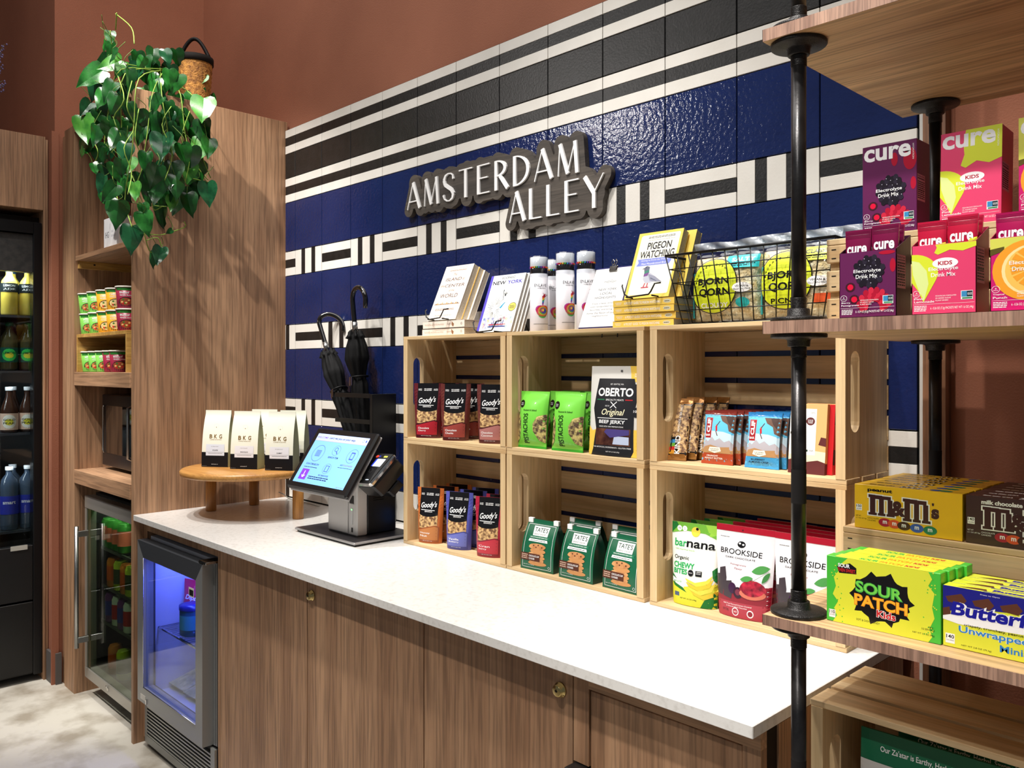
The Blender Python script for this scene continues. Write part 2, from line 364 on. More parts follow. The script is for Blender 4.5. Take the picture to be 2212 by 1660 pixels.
W(MB().box(-.6595, -.615, 1.80, -.635, -.05, 1.8305, BAMBOO).box(-.6365, -.56, 1.815, -.6345, -.552, 1.821, BLACK).box(-.6365, -.35, 1.812, -.6345, -.34, 1.82, BLACK).build('support_cleat'), bay)
for i in range(4): W(MB().lathe([(.003, 0), (.003, .0006)], BLACK, 10, Matrix.Translation((-.6598, -.44, 1.90 + .045 * i)) @ Matrix.Rotation(PI / 2, 4, 'Y')).build('peg_hole'), bay)
# ------------------------------------------------------------------ counter and base cabinets
tag(MB().box(.0005, YF, CZ - .0205, 2.505, -.0005, CZ, QUARTZ, bev=.0012).build('countertop'), 'long white speckled quartz countertop under the tiled wall', 'countertop')
yc = -.587; zt = CZ - .0215
cab = empty('base_cabinet', (1.3, -.3, 0), 0, 'wood-grain base cabinets with lockable doors under the white countertop', 'cabinet')
W(MB().box(.001, yc, .02, .034, -.03, zt, WOODZ).box(.034, yc, .782, .616, yc + .02, zt, WOODZ).box(.034, -.05, .02, .616, -.03, .78, WOODZ).build('fridge_surround'), cab)
W(MB().box(.617, yc, .03, .632, -.03, zt, WOODZ).build('side_stile'), cab)
W(MB().box(.632, yc + .02, .03, 2.497, -.03, zt - .002, mat((40, 30, 24), .8)).build('carcass'), cab)
def lock(x, z, p):
    M = Matrix.Translation((x, yc - .0185, z)) @ Matrix.Rotation(PI / 2, 4, 'X')
    BR = mat((196, 176, 120), .22, 1)
    m = MB().lathe([(.0145, -.018), (.0145, -.015), (.0115, -.014), (.0115, -.007), (.0095, -.0055)], BR, 28, M); m.box(x - .004, yc - .0132, z - .0012, x + .003, yc - .0125, z + .0012, BLACK); m.box(x - .002, yc - .0132, z - .0025, x + .001, yc - .0125, z + .0035, BLACK)
    o = m.build('cam_lock'); o.parent = p; return o
for k, (a, b) in enumerate(((.6335, 1.156), (1.159, 1.661), (1.664, 2.1105))):
    d = W(MB().box(a, yc, .02, b, yc + .019, zt - .001, WOODZ, bev=.0008).build('door'), cab)
    if k == 1: lock(1.183, .771, d)
    if k == 2: lock(2.081, .768, d)
W(MB().box(2.1135, yc, .645, 2.150, yc + .019, zt - .001, WOODZ).box(2.150, yc, .788, 2.497, yc + .019, zt - .001, WOODX).box(2.466, yc, .02, 2.497, yc + .019, .788, WOODZ).build('face_frame'), cab)
W(MB().box(2.1525, yc + .003, .02, 2.4635, yc + .019, .785, WOODZ, bev=.001).build('drop_flap'), cab)
W(MB().box(2.114, yc - .03, .5, 2.149, yc + .01, .643, BLACK, bev=.003).build('black_box'), cab)  # plain black box standing out from the cabinet face
W(MB().box(2.4972, yc + .05, .02, 2.5005, -.03, zt - .003, WOODZ).build('end_board'), cab)
# ------------------------------------------------------------------ tall drinks fridge in its wooden surround (far left)
fx = -.925
sur = empty('fridge_surround', (-1.3, -1.1, 0), 0, 'wood-grain surround framing the black drinks fridge at the far left', 'cabinet')
W(MB().box(-1.6, -.6755, 0, fx, -.668, 2.401, WOODZ, bev=.0006).build('side_stile'), sur)
W(MB().box(-1.6, -.6672, 0, fx - .003, -.657, 2.39, WOODZ).build('side_stile'), sur)
W(MB().box(-1.6, -1.75, 2.075, fx, -.6765, 2.401, WOODZ, bev=.001).build('top_panel'), sur)
W(MB().box(-1.6, -1.80, 0, fx, -1.7515, 2.401, WOODZ).build('side_stile'), sur)
# ------------------------------------------------------------------ pine crates laid on their sides
CW, CD, CH = .455, .205, .317
def holed(mb, outer, hole, d0, d1, m):
    """board in the yz plane with a slot, thickness d0..d1 along x"""
    A = [Vector((p[0], p[1], 0)) for p in outer]; B = [Vector((p[0], p[1], 0)) for p in hole]
    tri = tessellate_polygon([A, B]); P = outer + hole; n = len(P); no = len(outer)
    vs = [(d0, p[0], p[1]) for p in P] + [(d1, p[0], p[1]) for p in P]
    fs = [list(t) for t in tri] + [[i + n for i in t][::-1] for t in tri]
    fs += [[i, (i + 1) % no, (i + 1) % no + n, i + n] for i in range(no)]
    nh = len(hole); fs += [[no + i, no + (i + 1) % nh, no + (i + 1) % nh + n, no + i + n] for i in range(nh)]
    mb.add(vs, fs, m); return mb
def slot(y0, y1, z0, z1, n=8):
    r = (y1 - y0) / 2; c = (y0 + y1) / 2
    return [(c + r * math.cos(PI * i / n), z1 - r + r * math.sin(PI * i / n)) for i in range(n + 1)] + [(c - r * math.cos(PI * i / n), z0 + r - r * math.sin(PI * i / n)) for i in range(n + 1)]
CP = {}
def crate_parts():
    t = .0095; e = .019
    hole = slot(.023, .063, .097, .254)
    CP['end_panel'] = [holed(MB(), [(.0, t), (CD - t, t), (CD - t, CH - t), (.0, CH - t)], hole, x, x + e, PINEZ).build('end_panel') for x in (0.002, CW - e - .002)]
    CP['slat'] = []
    for z in (0, CH - t):
        for a, b in ((0.001, .062), (.073, .132), (.143, CD - .001)):
            CP['slat'].append(MB().box(0, a, z, CW, b, z + t, PINEX, bev=.0007).build('slat'))
    for k in range(5):
        z0 = .0105 + k * .0625 if k else .0105
        CP['slat'].append(MB().box(0, CD - t, z0, CW, CD, .0605 + k * .0625 if k < 4 else CH - .0105, PINEX, bev=.0007).build('slat'))
crate_parts(); first = [True]
def crate(x, y, z, label, group='pine crates stacked on the counter', parts=CP):
    o = empty('wooden_crate', (x, y, z), 0, label, 'crate', group)
    for k, l in parts.items():
        for p in l:
            q = p if first[0] else p.copy()
            if not first[0]: C.objects.link(q)
            q.parent = o
    first[0] = False; return o
CX = (1.083, 1.5405, 2.010); ZL = CZ + .0003; ZU = CZ + CH + .0006; ZTOP = ZU + CH
nm = ('left', 'middle', 'right')
for i, x in enumerate(CX):
    crate(x, -.211, ZL, 'light pine crate, lower row %s, holding %s' % (nm[i], ('orange, blue and red granola pouches', 'green cookie bags', 'banana bites and chocolate pouches')[i]))
    crate(x, -.211, ZU, 'light pine crate, upper row %s, holding %s' % (nm[i], ('maroon granola pouches', 'green pistachio bags and a jerky bag', 'energy bars and chocolate bars')[i]))
# crate on the bottom of the pipe shelving, open to the front
crate(2.545, -.523, .5485, 'darker pine crate standing on the lowest pipe shelf, green bags inside', group=None)
# ------------------------------------------------------------------ pipe shelving on the right
unit = empty('pipe_shelving', (2.9, -.37, 0), 0, 'wood shelves held up by black iron pipes at the right of the counter', 'shelf')
SX0, SX1, SY0, SY1 = 2.5275, 3.36, -.637, -.105
SZ = {'top': (1.8595, 1.877), 'mid': (1.4295, 1.4475), 'low': (1.001, 1.0165), 'base': (.529, .548)}
for k, (a, b) in SZ.items():
    o = MB().box(SX0 + .0006, SY0 + .0006, a, SX1, SY1, b, SHELFTOP).box(SX0, SY0, a, SX1, SY0 + .0006, b, EDGE).box(SX0, SY0, a, SX0 + .0006, SY1, b, EDGE).build('shelf'); W(o, unit)
PX = [(2.5625, -.594), (2.602, -.150), (3.30, -.594), (3.30, -.150)]
def thread(z0, z1, up=1):
    n = 7; pr = []
    for i in range(n): z = z0 + (z1 - z0) * i / n; h = (z1 - z0) / n; pr += [(.0108, z), (.0118, z + h * .5), (.0108, z + h * .98)]
    return pr
def flange(z, up):
    """disc against the shelf at z, boss and threads pointing up or down"""
    s = 1 if up else -1; m = MB()
    pr = [(.001, 0), (.0395, 0), (.0402, .001), (.0402, .0048), (.039, .006), (.019, .0075), (.0165, .0095), (.0158, .018), (.015, .019), (.0108, .019)]
    m.lathe([(r, z + s * q) for r, q in pr], CAST, 40, cap=False)
    for a in range(4):
        c, d = .0285 * math.cos(PI / 4 + a * PI / 2), .0285 * math.sin(PI / 4 + a * PI / 2)
        m.lathe([(.0038, z + s * .0058), (.0038, z + s * .0066), (.0028, z + s * .0066), (.0028, z + s * .0062)], mat((30, 30, 30), .3, .8), 12, cx=c, cy=d)
    m.lathe([(r, z + s * .019 + s * q) for r, q in thread(0, .016)], CAST, 24, cap=False)
    return m
zs = [(0, .529), (.548, 1.001), (1.0165, 1.4295), (1.4475, 1.8595), (1.877, 2.6)]
for (px_, py_) in PX:
    for k, (a, b) in enumerate(zs):
        p = MB().lathe([(.0107, a + .025), (.0107, b - .025 if k < 4 else b)], PIPE, 28).build('pipe'); p.location = (px_ - 2.9, py_ + .37, 0); p.parent = unit
        for z, up in ((a, True), (b, False)):
            if k == 4 and not up: continue
            f = flange(z, up).build('flange'); f.location = (px_ - 2.9, py_ + .37, 0); f.parent = unit
        if k in (2, 1):
            t = MB().lathe([(.01085, b - .25), (.01085, b - .20)], mat((30, 28, 28), .8), 24, cap=False).build('mill_sticker'); t.location = (px_ - 2.9, py_ + .37, 0); t.parent = unit
# ------------------------------------------------------------------ wall sign
SEG = []      # strokes: (x0,z0,x1,z1,width) in metres on the wall
def letter(ch, x, z, w, h):
    T, N = .0122, .0036
    def s(a, b, c, d, t): SEG.append((x + a * w, z + b * h, x + c * w, z + d * h, t, t))
    def arc(pts, ws):
        for i in range(len(pts) - 1): SEG.append((x + pts[i][0] * w, z + pts[i][1] * h, x + pts[i + 1][0] * w, z + pts[i + 1][1] * h, ws[i], ws[i + 1]))
    if ch == 'A': s(.0, 0, .46, 1, N); s(.46, 1, 1, 0, T); s(.13, .28, .82, .28, N)
    elif ch == 'M': s(.04, 0, .12, 1, N); s(.12, 1, .5, .03, T); s(.5, .03, .86, 1, N); s(.86, 1, .96, 0, T)
    elif ch == 'T': s(0, 1, 1, 1, N); s(.5, 1, .5, 0, T)
    elif ch == 'E': s(.1, 0, .1, 1, T); s(.1, .99, 1, .99, N); s(.1, .54, .85, .54, N); s(.1, .01, 1, .01, N)
    elif ch == 'L': s(.1, 0, .1, 1, T); s(.1, .01, 1, .01, N)
    elif ch == 'Y': s(0, 1, .5, .45, T); s(1, 1, .5, .45, N); s(.5, .47, .5, 0, T)
    elif ch in 'RD':
        s(.1, 0, .1, 1, T if ch == 'R' else T)
        n = 14; cz, rz, rx = (.73, .26, .72) if ch == 'R' else (.5, .49, .85)
        P = [(.1 + rx * math.sin(PI * i / n), cz + rz * math.cos(PI * i / n)) for i in range(n + 1)]
        arc(P, [N + (T - N) * math.sin(PI * i / n) ** 2 for i in range(n + 1)])
        if ch == 'R': s(.42, .47, 1, 0, T)
    elif ch == 'S':
        P = [(.9, .78), (.85, .92), (.68, .99), (.45, 1), (.22, .94), (.1, .78), (.18, .62), (.45, .51), (.75, .4), (.92, .24), (.85, .08), (.6, 0), (.35, .01), (.14, .09), (.05, .24)]
        Wd = [.008, N, N, N, .008, .012, T, T, T, .012, .008, N, N, N, .008]; arc(P, Wd)
def word(t, x0, x1, z, h, wr):
    tot = sum(wr[c] for c in t) + .36 * (len(t) - 1); k = (x1 - x0) / tot; x = x0
    for c in t: letter(c, x, z, wr[c] * k, h); x += (wr[c] + .36) * k
WR = {'A': 1.0, 'M': 1.15, 'S': .85, 'T': .95, 'E': .85, 'R': .85, 'D': 1.0, 'L': .8, 'Y': 1.1}
word('AMSTERDAM', .872, 1.640, 1.917, .088, WR); word('ALLEY', 1.372, 1.730, 1.811, .088, WR)
import numpy as np
hs = .0042; gx0, gx1, gz0, gz1 = .83, 1.78, 1.77, 2.05
nx = int((gx1 - gx0) / hs); nz = int((gz1 - gz0) / hs)
XX, ZZ = np.meshgrid(gx0 + hs * np.arange(nx + 1), gz0 + hs * np.arange(nz + 1), indexing='ij'); DD = np.full(XX.shape, 9.)
for a, b, c, d, t0, t1 in SEG + [(1.0, 1.95, 1.6, 1.95, .02, .02), (1.4, 1.85, 1.7, 1.85, .02, .02), (1.42, 1.9, 1.6, 1.9, .02, .02)]:
    L2 = (c - a) ** 2 + (d - b) ** 2 + 1e-12; tt = np.clip(((XX - a) * (c - a) + (ZZ - b) * (d - b)) / L2, 0, 1)
    DD = np.minimum(DD, np.hypot(XX - a - tt * (c - a), ZZ - b - tt * (d - b)) - (t0 + t1) / 4 - .0215)
def field_board(D, yb, yf, m):
    """marching squares over the distance field, filled and given thickness"""
    V = []; F = []; key = {}
    def vid(p, y):
        k = (round(p[0], 6), round(p[1], 6), y)
        if k not in key: key[k] = len(V); V.append((p[0], y, p[1]))
        return key[k]
    for i in range(nx):
        for j in range(nz):
            cs = [(i, j), (i + 1, j), (i + 1, j + 1), (i, j + 1)]; dv = [D[c] for c in cs]
            if min(dv) >= 0: continue
            P = []; B = []
            for k in range(4):
                a, b = cs[k], cs[(k + 1) % 4]; da, db = dv[k], dv[(k + 1) % 4]
                pa = (gx0 + hs * a[0], gz0 + hs * a[1]); pb = (gx0 + hs * b[0], gz0 + hs * b[1])
                if da < 0: P.append((pa, 0))
                if (da < 0) != (db < 0): t = da / (da - db); P.append(((pa[0] + (pb[0] - pa[0]) * t, pa[1] + (pb[1] - pa[1]) * t), 1))
            if len(P) < 3: continue
            F.append([vid(p[0], yf) for p in P]); F.append([vid(p[0], yb) for p in P][::-1])
            for k in range(len(P)):
                if P[k][1] and P[(k + 1) % len(P)][1]: a, b = P[k][0], P[(k + 1) % len(P)][0]; F.append([vid(a, yf), vid(b, yf), vid(b, yb), vid(a, yb)])
    mb = MB(); mb.add(V, F, m); return mb
sign = empty('wall_sign', (1.3, -.02, 1.9), 0, 'dark stained wooden cut-out sign with raised white letters on the blue tiles', 'sign')
DARKW = wood('stained_sign_wood', (88, 80, 72), (58, 52, 47), 0, 14, .55, fine=.35)
W(field_board(DD, -.0125, -.030, DARKW).build('backing_board'), sign)
def capsule(a, b, c, d, t0, t1):
    L = math.hypot(c - a, d - b); ux, uz = (c - a) / L, (d - b) / L; px_, pz_ = -uz, ux; e = .0006
    return [(a + px_ * t0 / 2 - ux * e, b + pz_ * t0 / 2 - uz * e), (a - px_ * t0 / 2 - ux * e, b - pz_ * t0 / 2 - uz * e), (c - px_ * t1 / 2 + ux * e, d - pz_ * t1 / 2 + uz * e), (c + px_ * t1 / 2 + ux * e, d + pz_ * t1 / 2 + uz * e)]
nstroke = {'A': 3, 'M': 4, 'S': 14, 'T': 2, 'E': 4, 'R': 16, 'D': 15, 'L': 2, 'Y': 3}; k = 0
for ch in 'AMSTERDAMALLEY':
    m = MB(); n = nstroke[ch]
    for q, sg in enumerate(SEG[k:k + n]): m.prism(capsule(*sg), -.0300, -.0355 - .00004 * q, mat((236, 236, 236), .45))
    k += n; o = m.build('letter'); o['label'] = 'raised white letter ' + ch; W(o, sign)
# ------------------------------------------------------------------ round coffee riser with bags
rt = empty('round_riser', (.265, -.30, CZ), 0, 'round honey-coloured wooden riser table at the left end of the counter', 'table')
o = MB().lathe([(.001, .149), (.238, .149), (.243, .152), (.245, .158), (.245, .166), (.241, .171), (.236, .173), (.001, .173)], TABLEW, 72, cap=False).build('table_top', rt)
for p in (at(456, 1104, z=CZ), at(549, 1091, z=CZ), at(644, 1121, z=CZ)):
    o = MB().lathe([(.0185, .0005), (.0195, .003), (.0195, .1488)], TABLEZ, 24).build('leg', rt); o.location = (p.x - .265, p.y + .30, 0)
def bag_fn(Wd, H, D, seal=.93):
    def half(z):      # half depth at height fraction, smooth from the flat base to the pinched top
        t = min(1, z / seal); return D / 2 * (.035 + .965 * (1 - t ** 2.6) ** .9 * (1 - .05 * t))
    return half
def gusset_bag(name, Wd, H, D, front, side, back, fold=.35, taper=.03):
    """flat-bottomed bag with side gussets pinched to a flat top; local front is -y"""
    root = empty(name, (0, 0, 0)); half = bag_fn(Wd, H, D); m = MB(); n = 18
    def wx(z): return Wd / 2 * (1 - taper * z)
    for sgn, mt in ((-1, front), (1, back)):
        m.grid(lambda a, b, sgn=sgn: Vector(((2 * a - 1) * wx(b), sgn * half(b) * (1 + .05 * math.sin(PI * a) * math.sin(PI * min(1, b / .9))), b * H)), 10, n, mt)
    for sx in (-1, 1):
        m.grid(lambda a, b, sx=sx: Vector((sx * (wx(b) - (fold * Wd * .35 * min(1, max(0, b - .3) * 1.6)) * (1 - abs(2 * a - 1)) ** 1.1), (2 * a - 1) * half(b), b * H)), 6, n, side)
    m.box(-Wd / 2, -D / 2, 0, Wd / 2, D / 2, .0008, back)
    m.build('bag_body', root)
    def fn(X, Z, d):
        a = X / Wd; b = Z / H; return Vector(((2 * a - 1) * wx(b), -half(b) * (1 + .05 * math.sin(PI * a) * math.sin(PI * min(1, b / .9))) - d, Z))
    return root, Card(Wd, H, fn, step=.008)
CREAM = mat((232, 232, 216), .45); CREAMS = mat((176, 180, 150), .5); GOLD = mat((206, 160, 84), .25, .8)
DK = mat((20, 20, 24), .5); GREY = mat((120, 120, 120), .6); W_ = mat((244, 244, 244), .5)
def coffee(sub):
    r, c = gusset_bag('coffee_bag', .106, .208, .056, CREAM, CREAMS, CREAMS, .5)
    c.rect(0, 0, 1, .26, DK); c.rect(.16, .20, .86, .40, mat((226, 226, 232), .6) if sub != 'ECLIPSE' else mat((212, 218, 230), .6))
    for t, a, b in (('B', .27, .38), ('K', .45, .56), ('G', .64, .75)): c.text(t, a, .505, b, .575, GOLD, .02)
    c.text('COFFEE ROASTERS', .28, .475, .74, .49, GOLD); c.ell(.5, .70, .012, .008, GOLD); c.ring(.5, .73, .09, .03, .06, mat((205, 205, 190), .5))
    c.text('DAY BREAK ROAST' if sub != 'BRAZIL BLACK' else 'THE ROAST', .36, .355, .64, .367, GREY); c.text(sub, .38 if len(sub) > 7 else .42, .285, .66 if len(sub) > 7 else .62, .305, DK, .02)
    c.line(.18, .262, .84, .262, .0006, GREY); c.micro(.25, .235, .78, .25, GREY, 1, 3, 6); c.text('BROOKLYN, NY', .38, .04, .62, .052, W_); c.micro(.02, .012, .2, .022, GREY, 1, 5, 2)
    c.build('front_print', r); return r
bags = [(434, 494, -.40, 'ECLIPSE', 'white and black coffee bag, leftmost of the front bags on the round riser'), (496, 557, -.355, 'BRAZIL BLACK', 'white and black coffee bag, middle of the three front bags on the riser'), (572, 633, -.285, 'SUMMIT', 'white and black coffee bag, rightmost on the round riser beside the tablet')]
for uL, uR, y, s, lb in bags:
    r = coffee(s); rr = .62; p, wd = span(uL, uR, y, rr); r.location = (p.x - .028 * math.sin(rr), p.y + .028 * math.cos(rr), CZ + .1735); r.rotation_euler = (0, 0, rr); k_ = wd / .124; tag(r, lb, 'bag', 'coffee bags on the riser')
    src = r
place(src, (.232, -.225, CZ + .1735), .62, 'white coffee bag standing behind the middle bag on the riser')
place(src, (.375, -.185, CZ + .1735), .62, 'white coffee bag standing directly behind the rightmost bag')
# ------------------------------------------------------------------ self-checkout kiosk
kx0, kx1 = .800, .967
ks = empty('checkout_kiosk', (.88, -.24, CZ), 0, 'silver self-checkout kiosk with a tilted touch screen on the white counter', 'kiosk')
SIL = mat((204, 202, 200), .36, .3); SILD = mat((170, 168, 168), .38, .4); BP = mat((18, 18, 20), .3); SLATE = mat((52, 50, 54), .35)
W(MB().box(.69, -.35, CZ + .0002, 1.028, -.12, CZ + .006, BLACK, bev=.002).box(.684, -.356, CZ + .006, 1.034, -.12, CZ + .0135, SILD, bev=.002).box(.688, -.352, CZ + .0132, 1.03, -.124, CZ + .0142, SLATE).build('base_plate'), ks)
W(MB().box(kx0, -.302, CZ + .0145, kx1, -.262, CZ + .185, SIL, bev=.004).build('column'), ks)
W(MB().box(kx0 + .022, -.3055, CZ + .02, kx0 + .12, -.302, CZ + .148, SIL, bev=.001).box(kx0 + .035, -.3075, CZ + .143, kx0 + .11, -.3056, CZ + .149, BLACK).build('printer_door'), ks)
W(MB().box(kx0 + .128, -.3035, CZ + .115, kx0 + .15, -.3, CZ + .14, BLACK).box(kx0 + .128, -.304, CZ + .113, kx0 + .152, -.3, CZ + .1155, SILD).build('receipt_slot'), ks)
W(MB().box(kx0 + .136, -.3035, CZ + .05, kx0 + .145, -.302, CZ + .10, mat((205, 205, 205), .4), bev=.0007).box(kx0 + .1375, -.3042, CZ + .094, kx0 + .1435, -.3034, CZ + .099, mat((150, 240, 160), .4, emit=1.2)).build('status_light'), ks)
W(MB().box(kx0 + .138, -.3035, CZ + .026, kx0 + .145, -.302, CZ + .040, BLACK).build('usb_port'), ks)
W(MB().box(kx0 + .01, -.2618, CZ + .0145, kx1 - .002, -.150, CZ + .20, BP, bev=.004).build('rear_housing'), ks)
for (a, b) in ((.10, .16),):
    m = MB()
    for q in range(8): m.box(kx1 - .0025, -.24 + .0 * q, CZ + .12 + .007 * q, kx1 - .001, -.20, CZ + .1225 + .007 * q, mat((4, 4, 4), .6))
    tag(W(m.build('vent_slots'), ks), kind='stuff')
# screen: lower edge in front, tilted back
SXL, SXR = .703, 1.048; B0 = Vector((SXL, -.400, .997)); T0 = Vector((SXL, -.278, 1.181)); up = (T0 - B0).normalized(); nrm = Vector((0, up.z * -1, up.y)).normalized(); SH = (T0 - B0).length
def sf(X, Z, d): return B0 + Vector((X, 0, 0)) + up * Z + nrm * d
def slab(x0, x1, z0, z1, d0, d1, m, name, par, bev=.003):
    M = Matrix((Vector((1, 0, 0, 0)), Vector((0, 0, 0, 0)), Vector((0, 0, 0, 0)), Vector((0, 0, 0, 1)))).to_4x4()
    M = Matrix(((1, 0, 0, B0.x), (0, -nrm.y, up.y, B0.y), (0, -nrm.z, up.z, B0.z), (0, 0, 0, 1)))
    return W(MB().box(x0, -d1, z0, x1, -d0, z1, m, M, bev).build(name), par)
SW = SXR - SXL
slab(0, SW, 0, SH, -.018, 0, BP, 'screen_body', ks, .006)
slab(.003, SW - .003, -.002, SH - .004, -.026, -.0185, SILD, 'rear_frame', ks, .003)
slab(SW * .35, SW * .62, SH * .1, SH * .6, -.062, -.0265, SILD, 'hinge_block', ks, .003)
E2 = lambda c, k=1.0: mat(c, .3, emit=k)
c = Card(SW, SH, sf); SCR = mat((120, 176, 240), .25, emit=.62); SCT = mat((170, 190, 244), .25, emit=.66)
c.rect(.075, .095, .925, .90, SCR); c.rect(.075, .79, .925, .90, SCT); c.rect(.075, .785, .925, .79, E2((170, 120, 210)))
NV = E2((22, 24, 92), .2); PU = E2((120, 60, 206), .5); OL = E2((70, 90, 190), .3)
c.text('WELCOME!', .09, .825, .28, .855, PU, .01, .2); c.text("Let's get you on your way.", .30, .815, .73, .862, NV, .02, .2)
for (cx_, cy_, rx, ry) in ((.245, .58, .095, .135), (.515, .655, .062, .08), (.80, .60, .08, .11), (.515, .36, .062, .08)): c.ring(cx_, cy_, rx, ry, .05, OL)
c.rect(.205, .53, .285, .63, OL); 
for i in range(5): c.rect(.212 + .015 * i, .535, .219 + .015 * i, .625, SCR)
c.ring(.51, .67, .028, .035, .25, OL); c.line(.525, .64, .55, .60, .004, OL); c.rect(.77, .54, .83, .66, OL); c.rect(.78, .56, .82, .64, SCR); c.rect(.485, .31, .545, .41, OL); c.rect(.495, .32, .535, .40, SCR)
c.text('SCAN ITEM BELOW', .14, .385, .36, .415, NV, .02); c.micro(.13, .34, .36, .36, NV, 1, 1, 5); c.text('SEARCH ITEM', .435, .525, .60, .555, NV, .02); c.text('NO BARCODE', .435, .235, .60, .262, NV, .02)
c.text('GO', .69, .435, .73, .46, NV, .02); c.text('TOUCHLESS!', .73, .435, .88, .46, PU, .01); c.micro(.67, .40, .90, .415, NV, 1, 2, 6)
c.rect(.135, .145, .255, .315, PU); c.line(.195, .285, .195, .18, .004, W_); c.line(.17, .215, .195, .18, .004, W_); c.line(.22, .215, .195, .18, .004, W_)
c.micro(.29, .165, .62, .225, NV, 2, 3, 7); c.rect(.40, .28, .645, .57, SCR) if False else None; c.text('tap to start', .80, .105, .91, .125, PU)
c.ring(.85, .845, .014, .022, .2, OL); c.ell(.895, .845, .01, .02, OL)
W(c.mb.build('screen_print', fix=False), ks)
# card reader standing off the kiosk's right side
cr = empty('card_reader', (1.03, -.27, 1.06), 0, 'black card reader with a small lit display, mounted right of the kiosk screen', 'card reader')
rB = Vector((1.005, -.345, 1.030)); ru = Vector((.028, .070, .085)).normalized(); rr_ = Vector((1, .32, 0)).normalized(); rn = rr_.cross(ru).normalized()
if rn.y > 0: rn = -rn
def rslab(x0, x1, z0, z1, d0, d1, m, name, bev=.003):
    M = Matrix(((rr_.x, -rn.x, ru.x, rB.x), (rr_.y, -rn.y, ru.y, rB.y), (rr_.z, -rn.z, ru.z, rB.z), (0, 0, 0, 1)))
    return W(MB().box(x0, -d1, z0, x1, -d0, z1, m, M, bev).build(name), cr)
rslab(0, .066, 0, .118, -.022, 0, CHROME, 'chrome_rim', .006); rslab(.002, .064, .002, .116, 0, .003, BP, 'face', .001)
rslab(.004, .066, .0, .114, -.085, -.0225, BP, 'rear_body', .005); rslab(.03, .07, .02, .07, -.12, -.0855, BP, 'bracket', .004)
c = Card(.066, .118, lambda X, Z, d: rB + rr_ * X + ru * Z + rn * (.003 + d))
c.rect(.28, .56, .80, .80, E2((40, 60, 200), .8)); c.rect(.36, .56, .80, .80, E2((225, 240, 250), 1)); c.ell(.22, .88, .09, .04, E2((210, 70, 50), .5)); c.ell(.36, .88, .05, .035, E2((40, 50, 150), .5)); c.rect(.58, .855, .78, .905, E2((190, 190, 70), .5))
c.ring(.5, .42, .1, .06, .15, mat((60, 60, 62), .4)); c.rect(.28, .12, .40, .145, E2((150, 150, 110), .5)); c.ell(.70, .13, .10, .02, E2((170, 180, 190), .5)); W(c.mb.build('display_print', fix=False), cr)
# small black pad device with a lit ring behind the kiosk
pd = at(866, 1150, z=CZ); pp = empty('payment_pad', (1.045, -.075, CZ), 0, 'small black device with a glowing blue ring between kiosk and crates', 'device')
MB().box(-.055, -.04, .001, .033, .04, .075, BP, bev=.006).build('housing', pp)
MB().box(-.045, -.0405, .008, -.02, -.0396, .0095, mat((255, 60, 50), .4, emit=3)).build('red_light', pp)
cc = Card(.088, .075, lambda X, Z, d: Vector((X - .055, -.04 - d, Z))); cc.ring(.80, .62, .23, .27, .16, mat((60, 140, 255), .4, emit=4)); cc.build('blue_ring', pp)
# ------------------------------------------------------------------ umbrella stand and umbrellas
us = empty('umbrella_stand', (.70, -.07, CZ), 0, 'tall black slatted metal umbrella stand behind the checkout kiosk', 'stand')
ux0, ux1, uy0, uy1, uh = .708, .785, -.116, -.018, .449
BM = mat((16, 16, 17), .38)
W(MB().box(ux1 - .004, uy0, CZ + .001, ux1, uy1, CZ + uh, BM, bev=.0008).build('side_plate'), us)
W(MB().box(ux0, uy0, CZ + .0006, ux1 - .0045, uy1, CZ + .004, BM).build('base'), us)
W(MB().box(ux1 - .014, uy0 - .003, CZ + .0006, ux1, uy0, CZ + uh, BM, bev=.0005).build('front_plate'), us)
for z0 in (.435, .345, .24, .13): W(MB().box(ux0 - .155, uy0 - .003, CZ + z0, ux1 - .0145, uy0, CZ + z0 + .015, BM, bev=.0005).box(ux0 - .155, uy0 + .0002, CZ + z0, ux0 - .152, uy1, CZ + z0 + .015, BM).build('rail'), us)
W(MB().box(ux0 - .155, uy1 - .003, CZ + .0006, ux0 - .12, uy1, CZ + uh, BM).build('post'), us)
